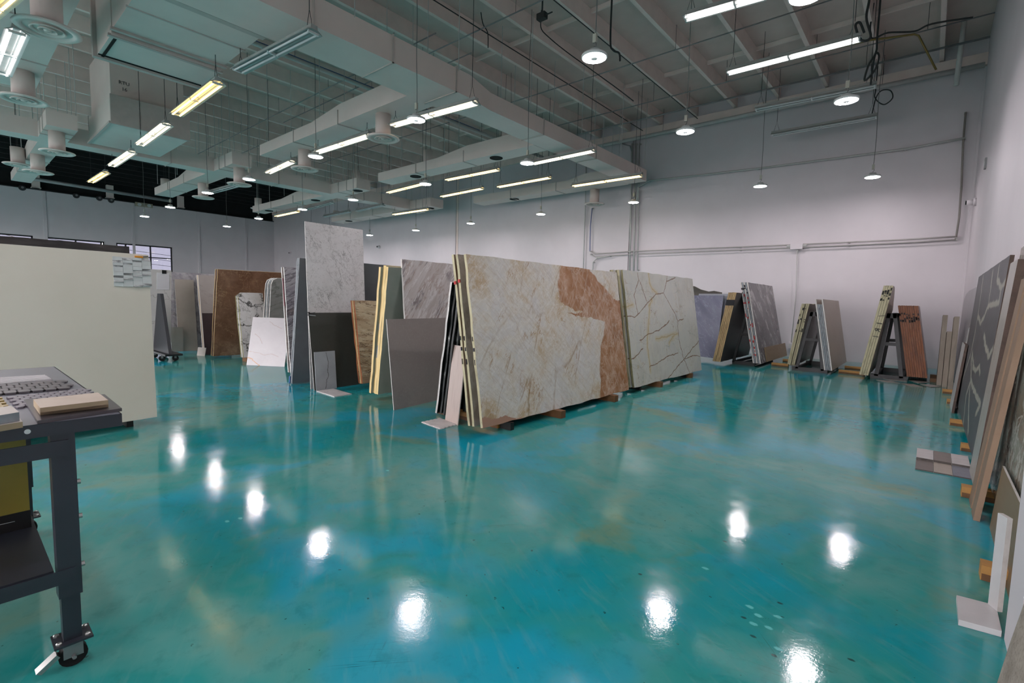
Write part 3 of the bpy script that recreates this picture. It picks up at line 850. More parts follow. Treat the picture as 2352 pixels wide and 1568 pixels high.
for s in (-0.25, 0.25): MB().tube([p + Vector((0.12, s, 0)), p + Vector((0.2, s, -0.02))], 0.1, 10).build('lamp_head', M_LEDH, o)
# street wires outside the windows
for k in range(3):
    z = 3.4 + 0.45 * k
    o = MB().tube([(-52, -6 + 2 * k, z + 3.4), (-50, 5, z + 0.9), (-48, 22, z - 0.6)], 0.016, 5).build('street_cable', M_WIRE, origin=(-50, 5, z))
    tag(o, 'dark street cable seen through the windows, %s from the bottom' % ORD[k], 'cable', 'street cables outside the windows')

# ------------------------------------------------------------------ stone materials
def uv_of(fr, pts):
    """points seen on a slab face, given in the slab's own metres"""
    A, u, v, w = fr; out = []
    for x_, y_ in pts:
        d = ray(x_, y_); t = (A - CAMP).dot(w) / d.dot(w); q = CAMP + d * t - A
        out.append((q.dot(u), q.dot(v)))
    return out
def frame(A, U, V):
    u = U.normalized(); v = (V - u * V.dot(u)).normalized()
    return (A, u, v, u.cross(v))
def face_at(bl, tl, zb, L, yaw=90.0):
    """lower corner and top corner of a leaning sheet, its length and the heading of its lower edge"""
    A = oz(bl[0], bl[1], zb); u = Vector((math.cos(math.radians(yaw)), math.sin(math.radians(yaw)), 0))
    d = ray(*tl); t = (A - CAMP).dot(u) / d.dot(u)
    return A, u * L, CAMP + d * t - A
def rough_outline(L, H, amp, step=0.16, cut=None):
    P = []
    def edge(a, b_):
        n_ = max(1, int(((b_[0] - a[0]) ** 2 + (b_[1] - a[1]) ** 2) ** 0.5 / step))
        for k in range(n_):
            t = k / n_; j = (random.uniform(-amp, amp) if 0 < k else 0)
            x_, y_ = a[0] + (b_[0] - a[0]) * t, a[1] + (b_[1] - a[1]) * t
            if abs(b_[0] - a[0]) > abs(b_[1] - a[1]): y_ += j
            else: x_ += j
            P.append((x_, y_))
    C_ = cut if cut else [(0, 0), (L, 0), (L, H), (0, H)]
    for a, b_ in zip(C_, C_[1:] + C_[:1]): edge(a, b_)
    return P
def slab(label, A, U, V, th, face, edge=None, group=None, amp=0.006, cut=None, name='stone_slab', cat='slab'):
    A, u, v, w = frame(A, U, V); L = U.length; H = (V - u * V.dot(u)).length
    b = MB(); P = rough_outline(L, H, amp, cut=cut) if amp > 0 else (cut or [(0, 0), (L, 0), (L, H), (0, H)])
    b.prism([(x_, y_, 0) for x_, y_ in P], (0, 0, -th), 0, 1)
    o = b.build(name, [face, edge or face])
    M = Matrix((u, v, w)).transposed().to_4x4(); M.translation = A
    o.matrix_world = M
    o['_org'] = (0, 0, 0); o['_lh'] = (L, H)
    tag(o, label, cat, group)
    return o
def stack(labels, A, U, V, ths, gaps, faces, edges, group, amp=0.006, cut=None, shrink=None, name='stone_slab', tops=None):
    """slabs leaning one behind another, the first in front"""
    u = U.normalized(); w = frame(A, U, V)[3]; hn = Vector((w.x, w.y, 0)).normalized()
    tilt = abs(w.dot(hn)); off = 0.0; out = []
    for k, lb in enumerate(labels):
        Vk = V * (tops[k] if tops else 1.0)
        sh = shrink[k] if shrink else 0.0
        o = slab(lb, A - hn * off + u * sh, U * 1.0, Vk, ths[k % len(ths)], faces[k % len(faces)], edges[k % len(edges)], group, amp, cut, name)
        out.append(o); off += (ths[k % len(ths)] + gaps[k % len(gaps)]) / max(tilt, 0.3)
    return out
def marks(o, spots, mat, name='mark', th=None):
    """paint dabs on the near end of a slab: (v, w, height, width)"""
    for (v_, w_, hv, hw) in spots:
        MB().box((-0.012, v_ - hv / 2, w_ - hw / 2), (0.0, v_ + hv / 2, w_ + hw / 2)).build(name, mat, o)

E_PALE = stone('pale_resin_edge', [(0.3, '#a09878'), (0.5, '#bbb392'), (0.7, '#857d62')], 7, stretch=(1, 0.5, 1), rough=0.6)
E_TAN = stone('tan_edge', [(0.3, '#8d7350'), (0.5, '#b09468'), (0.7, '#6d5636')], 7, stretch=(1, 0.4, 1), rough=0.6)
E_CREAM = stone('cream_yellow_edge', [(0.3, '#d2b06a'), (0.55, '#e2c78d'), (0.75, '#b58f4f')], 5, stretch=(1, 0.3, 1), rough=0.6)
E_GREY = stone('grey_edge', [(0.3, '#6b6f74'), (0.55, '#8f9498'), (0.75, '#55585c')], 6, rough=0.5)
E_LIGHT = stone('light_edge', [(0.3, '#b9b5b0'), (0.55, '#cfcbc6'), (0.75, '#9b978f')], 6, rough=0.5)
E_DARKBR = stone('dark_brown_edge', [(0.3, '#3b2c25'), (0.55, '#5b463c'), (0.75, '#2a201c')], 6, rough=0.6)
E_BLACK = stone('black_edge_with_white_drips', [(0.3, '#0f1110'), (0.55, '#1d201f'), (0.72, '#3a3d3c')], 5, stretch=(1, 0.4, 1), rough=0.4,
                veins=[dict(kind='noise', scale=6, w=0.03, col='#b5b6b2', brk=0.58, stretch=(1, 0.25, 1), warp=0.2)])
E_RUST = stone('rust_brown_edge', [(0.3, '#6d3a1c'), (0.5, '#8a4f28'), (0.68, '#5a2f18'), (0.8, '#a87a55')], 9, stretch=(1, 0.15, 1), rough=0.5)
E_MOSS = stone('olive_layer_edge', [(0.3, '#6f6a4c'), (0.5, '#8d8763'), (0.7, '#47432f')], 9, stretch=(1, 0.3, 1), rough=0.6)
S_BROWNF = stone('brown_quartzite_face', [(0.3, '#6d5138'), (0.5, '#8a7258'), (0.7, '#a3968a')], 3, rough=0.25)
S_WARMGREY = stone('warm_grey_quartzite', [(0.3, '#8f8473'), (0.5, '#a69d90'), (0.7, '#75695a')], 3, rough=0.25)

# front row, big quartzite slab
A, U, V = face_at((1109, 983), (1070, 583), 0.1, 1.0)
L1 = (oz(1438, 894, 0.1) - A).y; U = U * L1
FR1 = frame(A, U, V); H1 = V.length
cx = lambda L_: [(860 + x_ * 0.287, 560 + y_ * 0.287) for x_, y_ in L_]
lb_ = uv_of(FR1, cx([(1490, 180), (1465, 330), (1490, 470), (1530, 555), (1600, 522), (1680, 550), (1845, 620), (1830, 720), (1800, 900), (1805, 1100), (1810, 1215)]))
tb_ = uv_of(FR1, cx([(1915, 450), (1870, 380), (1800, 300), (1725, 210)]))
def s1_extra(n, base, col):
    wz = n.noise(base, 4.5, 5, 0.6)
    uv = n.vmath('ADD', base, n.vmath('SCALE', n.vmath('SUBTRACT', wz.outputs[1], (0.5, 0.5, 0.5)), scale=0.16))
    sx = n.add('ShaderNodeSeparateXYZ'); n.link(uv, sx.inputs[0])
    un = n.math('DIVIDE', sx.outputs[0], L1 * 1.2); vn = n.math('DIVIDE', sx.outputs[1], H1)
    def curve(pts):
        pts = sorted(pts, key=lambda q: q[1]); st = []; last = -1
        for u_, v_ in pts:
            p_ = min(max(v_ / H1, 0.0), 1.0)
            if p_ <= last: p_ = min(last + 0.004, 1.0)
            last = p_; g = min(max(u_ / (L1 * 1.2), 0), 1); st.append((p_, (g, g, g)))
        return n.ramp(vn, st)
    inside = n.smooth(n.math('SUBTRACT', un, curve(lb_)), -0.004, 0.006)
    tip = [(u_, v_) for u_, v_ in tb_]
    lo_v = min(v_ for u_, v_ in tip)
    cut_ = n.smooth(n.math('SUBTRACT', curve([(L1 * 1.2, lo_v - 0.25), (L1 * 1.1, lo_v - 0.02)] + tip), un), -0.004, 0.006)
    msk = n.math('MULTIPLY', inside, cut_)
    bz = n.noise(base, 3.0, 7, 0.65)
    br = n.ramp(bz.outputs[0], [(0.3, '#8f6140'), (0.48, '#aa7a57'), (0.62, '#ba8f70'), (0.75, '#d0b19a')])
    rd = n.noise(n.vmath('ADD', base, n.vmath('SCALE', wz.outputs[1], scale=0.4)), 2.3, 5, 0.6)
    ridge = n.math('SUBTRACT', 1.0, n.smooth(n.math('ABSOLUTE', n.math('SUBTRACT', rd.outputs[0], 0.5)), 0.0, 0.03))
    br = n.mix(n.math('MULTIPLY', ridge, 0.45), br, lin('#d9bfa9'))
    for rt_, kk in ((0.5, 0.32), (-0.5, 0.25)):
        r2 = n.noise(n.coord(scale=(2.6, 0.5, 1), rot=(0, 0, rt_)), 1.8, 4, 0.6)
        f2 = n.math('SUBTRACT', 1.0, n.smooth(n.math('ABSOLUTE', n.math('SUBTRACT', r2.outputs[0], 0.5)), 0.0, 0.035))
        br = n.mix(n.math('MULTIPLY', f2, kk), br, lin('#dcc6b4'))
    col = n.mix(msk, col, br)
    # the low chip of pinkish stone at the near foot
    foot = n.math('MULTIPLY', n.smooth(n.math('SUBTRACT', 0.75, sx.outputs[0]), 0, 0.03), n.smooth(n.math('SUBTRACT', n.math('MULTIPLY', n.math('SUBTRACT', 0.75, sx.outputs[0]), n.math('MULTIPLY', wz.outputs[0], 0.36)), sx.outputs[1]), 0, 0.012))
    return n.mix(foot, col, lin('#b58c76'))
S_QUARTZ = stone('white_tan_quartzite', [(0.31, '#b3936d'), (0.42, '#cbb495'), (0.52, '#d8cfc1'), (0.61, '#d4cec8'), (0.73, '#e6e0d8')], 1.6, warp=0.5, rough=0.2, detail=7,
                 fine=(11, '#dedad4', 0.5),
                 veins=[dict(kind='noise', scale=2.2, w=0.022, col='#e2dbd0', k=0.6, warp=0.5),
                        dict(kind='noise', scale=3.5, w=0.03, col='#eae4dc', k=0.4, warp=0.25, stretch=(3.2, 0.5, 1), rot=0.9),
                        dict(kind='noise', scale=3.5, w=0.03, col='#b9a48c', k=0.35, warp=0.25, stretch=(3.2, 0.5, 1), rot=-0.8),
                        dict(kind='vor', scale=0.9, w=0.022, col='#9c7a52', k=0.65, brk=0.52, stretch=(1.8, 0.5, 1), rot=0.5, warp=0.3),
                        dict(kind='noise', scale=1.4, w=0.012, col='#a5763f', k=0.6, brk=0.55, stretch=(1.6, 0.5, 1), rot=0.55)], extra=s1_extra)
G1 = 'big slabs in the front rack'
st1 = stack(['huge cream quartzite slab with brown patch, front of the nearest rack', 'brownish slab right behind the huge cream quartzite slab', 'rearmost slab behind the huge cream quartzite, with red dab'],
            A, U, V, [0.034], [0.075, 0.02, 0.02], [S_QUARTZ, S_WARMGREY, S_BROWNF], [E_PALE], G1, amp=0.008, shrink=[0, -0.02, -0.03])
M_RED = plain('red_paint', '#b3201c', 0.5)
M_INK2 = plain('blue_black_ink', '#24232f', 0.6)
for o, vv in ((st1[1], 1.62), (st1[2], 1.60)): marks(o, [(vv, -0.012, 0.035, 0.03)], M_RED, 'red_dab')
for o in st1: marks(o, [(0.98, -0.018, 0.05, 0.006), (0.86, -0.014, 0.04, 0.015), (0.72, -0.018, 0.06, 0.006)], M_INK2, 'ink_mark')

# second slab in the front row, rust veins
A2, U2, V2 = face_at((1457, 890), (1430, 619), 0.1, 1.0)
L2 = (oz(1614, 850, 0.1) - A2).y; U2 = U2 * L2
FR2 = frame(A2, U2, V2)
c5 = lambda L_: uv_of(FR2, [(1380 + x_ * 0.204, 590 + y_ * 0.204) for x_, y_ in L_])
rust = [c5([(250, 660), (385, 680), (520, 530), (620, 420), (705, 405), (840, 650), (865, 720), (870, 880), (900, 1020), (935, 1150), (1000, 1300)]),
        c5([(710, 400), (740, 270), (745, 210)]), c5([(740, 270), (840, 230)]), c5([(430, 250), (370, 430), (420, 640)]), c5([(410, 180), (430, 250), (520, 500)]),
        c5([(340, 1160), (400, 1110), (470, 1030)]), c5([(550, 1240), (640, 1190), (730, 1130), (790, 1105), (870, 1080)]),
        c5([(750, 1380), (850, 1250), (935, 1150), (1030, 1110), (1110, 1120)]), c5([(440, 940), (530, 870), (660, 820), (770, 720)]), c5([(870, 720), (930, 700)]),
        c5([(940, 1140), (1060, 1000), (1110, 940)])]
ochre = [c5([(540, 190), (545, 290), (580, 370), (630, 405)]), c5([(575, 480), (545, 560), (545, 660), (530, 880), (525, 1000), (545, 1150), (560, 1290)]), c5([(620, 930), (760, 890), (860, 860)]), c5([(770, 970), (830, 880)]), c5([(250, 570), (310, 560), (360, 535)])]
S_RUST = stone('pale_green_slab_with_rust_veins', [(0.3, '#bfbdb2'), (0.5, '#d0cec4'), (0.62, '#c8c8c1'), (0.75, '#dedaca')], 1.4, warp=0.5, rough=0.2,
               veins=[dict(kind='noise', scale=1.3, w=0.02, col='#d6d3c2', k=0.5, stretch=(1.6, 0.6, 1)), dict(kind='noise', scale=1.8, w=0.012, col='#b59a6a', k=0.5, brk=0.55, stretch=(1.6, 0.6, 1)), dict(kind='vor', scale=1.7, w=0.010, col='#8d6845', k=0.7, brk=0.52, warp=0.5, wscale=3, stretch=(0.8, 1.3, 1)), dict(kind='vor', scale=1.1, w=0.012, col='#9aa094', k=0.6, brk=0.5, stretch=(0.8, 1.6, 1), rot=0.5)],
               lines=[(ochre, 0.07, '#cdbf99', 0.6), (ochre, 0.016, '#b39765', 0.6), (rust, 0.013, '#7c5638', 0.85)])
st2 = stack(['pale green-grey slab with branching rust veins, front of second rack', 'second slab behind the rust-veined slab', 'third slab behind the rust-veined slab', 'fourth slab behind the rust-veined slab', 'rearmost slab behind the rust-veined slab'],
            A2, U2, V2, [0.034], [0.018, 0.012, 0.022, 0.01], [S_RUST], [E_MOSS, E_PALE], 'slabs in the second front rack', amp=0.009, shrink=[0, -0.03, 0.0, -0.05, -0.02])

# wooden bearers under the front racks
def block(label, x0, x1, y, wy=0.1, z1=0.095, mat=None, group='wooden bearers under the front racks'):
    o = MB().box((x0, y - wy / 2, 0), (x1, y + wy / 2, z1)).build('wooden_bearer', mat or M_WOODD, origin=((x0 + x1) / 2, y, 0))
    tag(o, label, 'timber', group)
    # end grain boards: the lower plank of the doubled timber
    MB().box((x0 + 0.004, y - wy / 2 - 0.004, 0.001), (x1 - 0.004, y + wy / 2 + 0.004, z1 * 0.45)).build('lower_plank', M_WOODD, o)
    return o
for lb, px in (('first', (1285, 958)), ('second', (1408, 921))):
    p = oz(px[0], px[1], 0.0); block('wooden bearer poking out under the huge cream slab, %s from the left' % lb, -4.6, p.x + 0.06, p.y, mat=M_WOODD)
for lb, px in (('first', (1515, 888)), ('second', (1585, 867))):
    p = oz(px[0], px[1], 0.0); block('wooden bearer poking out under the rust-veined slab, %s from the left' % lb, -4.6, p.x + 0.04, p.y)
p = oz(1136, 987, 0); block('short pine bearer at near foot of the huge cream slab', p.x - 1.1, p.x - 0.02, p.y + 0.12, mat=M_WOOD)

# ---- A-frame racks
def aframe(label, xl, xr, y0, y1, ztop, xt, zb=0.05, w=0.06, ext=0.28):
    t = thing('a_frame_rack', label, 'rack', ((xl + xr) / 2, (y0 + y1) / 2, 0), 'black steel A-frame racks')
    for y in (y0, y1):
        MB().bar((xl, y, zb), (xt - 0.05, y, ztop), w, w, side=(0, 1, 0)).build('leg', M_STEEL, t)
        MB().bar((xr, y, zb), (xt + 0.05, y, ztop), w, w, side=(0, 1, 0)).build('leg', M_STEEL, t)
        MB().box((xl - ext, y - w / 2, 0.0), (xr + ext, y + w / 2, zb + 0.04)).build('base_beam', M_STEEL, t)
        f = 0.52; zz = zb + (ztop - zb) * f
        MB().bar((xl + (xt - 0.05 - xl) * f, y, zz), (xr + (xt + 0.05 - xr) * f, y, zz), w * 0.7, w, side=(0, 1, 0)).build('cross_bar', M_STEEL, t)
        MB().box((xt - 0.09, y - w / 2, ztop - 0.1), (xt + 0.09, y + w / 2, ztop)).build('top_plate', M_STEEL, t)
    for s, xx in ((-1, xl), (1, xr)):
        MB().bar((xx, y0, zb), (xx, y1, zb), w, w).build('base_rail', M_STEEL, t)
    MB().bar((xt, y0, ztop - 0.03), (xt, y1, ztop - 0.03), w, w).build('ridge_bar', M_STEEL, t)
    return t

# ---- black slab stack on the far side of the first rack
S_BLACK = stone('black_granite', [(0.3, '#121413'), (0.55, '#222524'), (0.72, '#3a3d3b')], 3, rough=0.2)
A3 = oz(999, 948, 0.04); T3 = oy(1034, 648, A3.y)
V3 = T3 - A3; U3 = Vector((0, 2.9, 0))
for k in range(5):
    s_ = 1.0 - 0.02 * (k % 2)
    slab('%s slab of the black stack leaning behind the huge cream slab, from the left' % ORD[k], A3 + Vector((0.05 * k + 0.034, 0.03 * (k % 3), 0.0)), U3, V3 * s_, 0.03,
         S_BLACK, E_LIGHT if k == 0 else E_BLACK, 'black slabs behind the front rack', amp=0.006)
xr_ = A.x - 0.17
aframe('black steel rack holding the huge cream slab', A3.x + 0.36, A.x - 0.24, A.y + 0.45, A.y + 2.9, 1.5, A.x - 0.47)
aframe('black steel rack holding the rust-veined slab', A2.x - 0.95, A2.x - 0.36, A2.y + 0.4, A2.y + 2.5, 1.5, A2.x - 0.66)

S_OAK = stone('pinkish_wood_grain_tile', [(0.3, '#a5938a'), (0.5, '#b8a79e'), (0.7, '#ad9b90')], 5, stretch=(5, 0.35, 1), rough=0.4)
Ao = oz(1022, 966, 0); Bo = oz(1051, 977, 0); To = oy(1043, 792, Ao.y + 0.10)
slab('narrow pinkish wood-look plank tile leaning on the black stack', Ao, Bo - Ao, To - Ao, 0.012, S_OAK, E_LIGHT, amp=0, name='plank_tile', cat='tile')

# pebble mosaic sheet on the floor
q = [oz(x_, y_, 0.0) for x_, y_ in ((969, 970), (1013, 986), (1052, 975), (1011, 961))]
t = thing('pebble_mosaic_sheet', 'white pebble mosaic sheet lying on floor before the wood-look plank', 'mosaic', (q[0] + q[2]) / 2)
M_PEB = stone('white_pebble', [(0.3, '#bdb6b3'), (0.6, '#d5cfcc'), (0.8, '#c7c0bc')], 8, rough=0.4)
b = MB()
for i in range(11):
    for j in range(9):
        a_, c_ = (i + 0.5 + (0.3 if j % 2 else 0)) / 11.5, (j + 0.5) / 9.2
        p = q[0].lerp(q[1], a_).lerp(q[3].lerp(q[2], a_), c_)
        b.lathe([(0.03, 0.001), (0.028, 0.008), (0.016, 0.012), (0.001, 0.013)], 7, p)
o = b.build('pebbles', M_PEB, t, smooth=True); o['kind'] = 'stuff'
e = 0.06
MB().prism([q[0].lerp(q[2], e) + Vector((0, 0, 0.004)), q[1].lerp(q[3], e) + Vector((0, 0, 0.004)), q[2].lerp(q[0], e) + Vector((0, 0, 0.004)), q[3].lerp(q[1], e) + Vector((0, 0, 0.004))], (0, 0, -0.003)).build('mesh_backing', M_PEB, t)

# ---- middle row, second rack line
S_TAUPE = stone('taupe_porcelain', [(0.3, '#8f8580'), (0.5, '#9c928c'), (0.7, '#948a85')], 1.2, fine=(30, '#a79e98', 0.4), rough=0.35)
Ab, Ub, Vb = face_at((905, 942), (888, 733), 0.0, 1.25, 97)
slab('large plain taupe porcelain panel standing before the wavy marble', Ab, Ub, Vb, 0.012, S_TAUPE, E_LIGHT, amp=0, name='porcelain_panel', cat='panel')
S_WAVY = stone('wavy_white_grey_marble', [(0.28, '#8f8480'), (0.4, '#bdb3ac'), (0.5, '#c9c2be'), (0.6, '#b9afa8'), (0.7, '#cfcac7')], 1.5, stretch=(2.6, 0.55, 1), rot=0.6, warp=0.45, rough=0.2,
               veins=[dict(kind='noise', scale=0.9, w=0.03, col='#7d7375', k=0.8, brk=0.45, stretch=(2.4, 0.5, 1), rot=0.6), dict(kind='noise', scale=1.8, w=0.03, col='#dcd8d5', k=0.8, stretch=(2.6, 0.5, 1), rot=0.6), dict(kind='noise', scale=1.3, w=0.02, col='#a9958a', k=0.7, stretch=(2.6, 0.5, 1), rot=0.62)])
Aw, Uw, Vw = face_at((940, 913), (923, 595), 0.09, 3.0)
stw = stack(['white and grey wavy-banded marble slab rising behind the taupe panel'], Aw, Uw, Vw, [0.03], [0.012], [S_WAVY], [E_LIGHT], 'slabs in the middle rack', amp=0.005)
S_SAGE = stone('sage_grey_slab', [(0.3, '#7a8278'), (0.5, '#8b9288'), (0.7, '#828a80')], 1.5, rough=0.2)
Ac, Uc, Vc = face_at((868, 906), (892, 613), 0.1, 2.9)
stc = stack(['sage grey slab facing the rack centre, innermost of cream-edged stack', 'second cream-edged slab from the right in its stack', 'third cream-edged slab from the right in its stack', 'fourth cream-edged slab from the right in its stack', 'leftmost slab of the cream-edged stack'],
            Ac, Uc, Vc, [0.046], [0.002], [S_SAGE], [E_CREAM], 'cream-edged slabs', amp=0.006, shrink=[0, 0.0, 0.02, -0.02, 0.03], tops=[1, 1.01, 1.012, 1.0, 1.0])
M_SMEAR = plain('blue_grey_smear', '#7c8796', 0.6)
for o in (stc[4], stc[2]): marks(o, [(0.62, -0.018, 0.18, 0.02), (0.98, -0.02, 0.09, 0.02)], M_SMEAR, 'paint_smear')
aframe('black steel rack between the cream-edged stack and wavy marble', Ac.x + 0.08, Aw.x - 0.1, Ac.y + 0.75, Ac.y + 2.4, 1.2, Ac.x + 0.22, w=0.04, ext=0.04)

S_STRIPE = stone('brown_banded_marble', [(0.25, '#4a4652'), (0.38, '#7d6250'), (0.48, '#a58a6c'), (0.56, '#c0ab8c'), (0.66, '#8a6d54'), (0.78, '#5d5560')], 1.2, stretch=(0.35, 1.9, 1), rot=0.12, warp=0.45, rough=0.2,
                 veins=[dict(kind='noise', scale=2.0, w=0.014, col='#4b3020', k=0.8, stretch=(0.5, 2.6, 1), rot=0.12), dict(kind='noise', scale=2.4, w=0.012, col='#d8cbb2', k=0.6, stretch=(0.5, 2.6, 1), rot=0.12)])
As, Us, Vs = face_at((833, 881), (814, 690), 0.1, 2.4)
sts = stack(['brown and violet banded marble slab, partly behind the cream-edged stack', 'second slab behind the brown banded marble', 'third slab behind the brown banded marble'], As, Us, Vs, [0.034], [0.006], [S_STRIPE], [E_RUST, E_TAN], 'brown banded slabs', amp=0.008)

S_CARR = stone('white_grey_veined_porcelain', [(0.3, '#c6c1bf'), (0.45, '#d4d0ce'), (0.6, '#d8d4d3'), (0.75, '#cbc7c5')], 1.4, warp=0.5, rough=0.15,
               veins=[dict(kind='vor', scale=1.5, w=0.03, col='#8d8886', k=0.75, brk=0.5, stretch=(1.6, 0.7, 1), rot=-0.5, warp=0.9, wscale=2.5),
                      dict(kind='noise', scale=2.6, w=0.016, col='#7d7674', k=0.6, brk=0.52, stretch=(1.5, 0.7, 1), rot=-0.5, warp=1.0),
                      dict(kind='noise', scale=5.0, w=0.02, col='#a29c9a', k=0.6, warp=1.2)])
At, Ut, Vt = face_at((714, 893), (700, 508), 0.0, 1.06, 92)
slab('tall white marble-look porcelain panel towering above the rack', At, Ut, Vt, 0.012, S_CARR, E_LIGHT, amp=0, name='porcelain_panel', cat='panel')
S_OLIVE = stone('dark_olive_porcelain', [(0.3, '#33332e'), (0.5, '#3e3e39'), (0.7, '#393934')], 2, fine=(40, '#474742', 0.4), rough=0.4)
Av, Uv, Vv = face_at((722, 897), (708, 718), 0.0, 1.15, 93)
slab('dark olive grey panel leaning at foot of the tall white panel', Av, Uv, Vv, 0.012, S_OLIVE, E_LIGHT, amp=0, name='porcelain_panel', cat='panel')
S_GTILE = stone('grey_veined_tile', [(0.3, '#98999c'), (0.6, '#a9aaad'), (0.8, '#b5b5b6')], 2, rough=0.25, lines=[([[(0.16, 0.02), (0.18, 0.12), (0.22, 0.2), (0.2, 0.32), (0.24, 0.45), (0.2, 0.6)]], 0.008, '#5f5a58', 0.8)])
Ag, Ug, Vg = face_at((723, 897), (718, 808), 0.001, 0.36, 93)
slab('small grey veined tile leaning against the dark olive panel', Ag + Vector((0.05, 0, 0)), Ug, Vg, 0.01, S_GTILE, E_GREY, amp=0, name='floor_tile', cat='tile')
S_WTILE = stone('white_marble_tile', [(0.3, '#b9b3b1'), (0.6, '#cfc9c7'), (0.8, '#c3bcb9')], 2.5, rough=0.2, veins=[dict(kind='noise', scale=1.6, w=0.015, col='#a39a95', k=0.6, brk=0.5)])
q = [oz(x_, y_, 0.012) for x_, y_ in ((727, 897), (768, 910), (808, 904), (766, 892))]
o = MB().prism(q, (0, 0, -0.011)).build('floor_tile', S_WTILE, origin=q[0]); tag(o, 'white marble tile lying flat before the dark olive panel', 'tile')

S_GREY = stone('plain_blue_grey_slab', [(0.3, '#5d5e60'), (0.5, '#6a6b6e'), (0.7, '#636467')], 1.2, rough=0.2)
Ae, Ue, Ve = face_at((671, 881), (688, 592), 0.02, 2.6)
stg = stack(['plain blue-grey slab facing the tall white panel, innermost of its stack', 'second blue-grey slab from the right, left of tall white panel', 'third blue-grey slab from the right, left of tall white panel'],
            Ae, Ue, Ve, [0.02], [0.012], [S_GREY], [E_GREY], 'blue-grey slabs', amp=0.003)
MB().box((-0.014, 0.0, -0.03), (0.0, 0.12, 0.0)).build('blue_corner_mark', plain('blue_tape', '#2b5f98', 0.5), stg[2])
S_ZEBRA = stone('violet_white_striped_slab', [(0.3, '#5d5960'), (0.42, '#8f8a90'), (0.5, '#a8a3a6'), (0.6, '#6e6568'), (0.72, '#9b8f8a')], 1.6, stretch=(0.6, 3.4, 1), rot=-0.4, warp=0.3, rough=0.2,
                veins=[dict(kind='noise', scale=1.8, w=0.03, col='#4a4348', k=0.7, stretch=(0.5, 3.4, 1), rot=-0.4), dict(kind='noise', scale=2.4, w=0.02, col='#c6c2c3', k=0.6, stretch=(0.5, 3.4, 1), rot=-0.4)])
Az, Uz, Vz = face_at((668, 856), (652, 613), 0.1, 2.4)
stz = stack(['violet grey diagonally striped slab left of the blue-grey stack', 'second slab behind the violet striped slab', 'third slab behind the violet striped slab'], Az, Uz, Vz, [0.03], [0.012], [S_ZEBRA], [E_LIGHT, E_DARKBR], 'violet striped slabs', amp=0.006)
marks(stz[1], [(1.45, -0.015, 0.5, 0.028)], plain('maroon_paint', '#6d2a36', 0.6), 'maroon_paint')
p = slab('small red sign card standing on top of the violet striped slab', Az + Vz + Vector((-0.02, 0.25, 0.0)), Vector((0, 0.11, 0)), Vector((0, 0, 0.06)), 0.004, plain('red_sign', '#d9483b', 0.5), amp=0, name='sign_card', cat='sign')
for k in range(3): MB().box((0.015 + 0.03 * k, 0.02, 0), (0.03 + 0.03 * k, 0.042, 0.002)).build('white_print', M_LEDH, p)

# ---- left group
S_BW = stone('white_slab_with_black_veins', [(0.3, '#b3afac'), (0.5, '#cbc7c4'), (0.7, '#c0bbb4')], 1.6, rough=0.2, warp=0.4,
             veins=[dict(kind='vor', scale=2.2, w=0.02, col='#8a8562', k=0.5, brk=0.5, warp=0.9, wscale=3), dict(kind='vor', scale=2.3, w=0.06, col='#26221e', k=0.95, brk=0.42, warp=0.5, wscale=4), dict(kind='noise', scale=3, w=0.012, col='#5b554c', k=0.7, brk=0.45)])
An, Un, Vn = face_at((560, 821), (546, 671), 0.1, 1.0)
Ln = max(0.35, ox(599, 700, An.x - 0.12).y - An.y); Ln += 0.1; Un = Un * Ln
stack(['white slab with bold black cracked veins, beside the leaning white tile', 'second slab behind the black-cracked white slab', 'third slab behind the black-cracked white slab'], An, Un, Vn, [0.036], [0.03], [S_BW], [E_MOSS, E_LIGHT], 'black-cracked white slabs', amp=0.01,
      cut=[(0, 0), (Ln, 0), (Ln, 1.44), (0.1, 1.44), (0, 1.36)])
S_MIST = stone('misty_grey_slab', [(0.3, '#77736c'), (0.5, '#8b8781'), (0.7, '#9d9993')], 1.2, stretch=(0.7, 1.8, 1), rot=-0.4, rough=0.2, veins=[dict(kind='noise', scale=1.2, w=0.03, col='#605a53', k=0.6, stretch=(0.6, 2, 1), rot=-0.4)])
Am, Um, Vm = face_at((613, 819), (624, 638), 0.1, 1.8)
stack(['misty grey slab with rounded corner, front of the pale grey stack', 'second slab of the pale grey round-cornered stack', 'third slab of the pale grey round-cornered stack', 'fourth slab of the pale grey round-cornered stack', 'fifth slab of the pale grey round-cornered stack'],
      Am, Um, Vm, [0.03], [0.02], [S_MIST], [E_LIGHT, E_GREY], 'pale grey round-cornered slabs', amp=0.004, tops=[1, 0.985, 0.97, 0.965, 0.955], shrink=[0, -0.01, -0.02, -0.02, -0.03],
      cut=[(0, 0), (1.8, 0), (1.8, Vm.length), (0.12, Vm.length), (0.03, Vm.length - 0.05), (0, Vm.length - 0.14)])
S_GOLDT = stone('white_tile_gold_vein', [(0.3, '#a9a3a4'), (0.6, '#b6b0b1'), (0.8, '#afa9aa')], 1.2, rough=0.2,
                lines=[([[(0.0, 0.16), (0.1, 0.14), (0.2, 0.06), (0.3, 0.0)]], 0.014, '#b07f4b', 0.85), ([[(0.02, 0.3), (0.2, 0.27), (0.35, 0.23), (0.52, 0.25), (0.7, 0.2)], [(0.1, 0.66), (0.22, 0.6), (0.3, 0.48)], [(0.4, 0.95), (0.55, 0.86), (0.7, 0.8)]], 0.012, '#a39389', 0.6)])
A_, U_, V_ = face_at((566, 838), (581, 728), 0.0, 0.86, 33)
slab('white tile with a gold vein near the floor, leaning before the grey stack', A_, U_, V_, 0.011, S_GOLDT, E_LIGHT, amp=0, name='porcelain_panel', cat='panel')
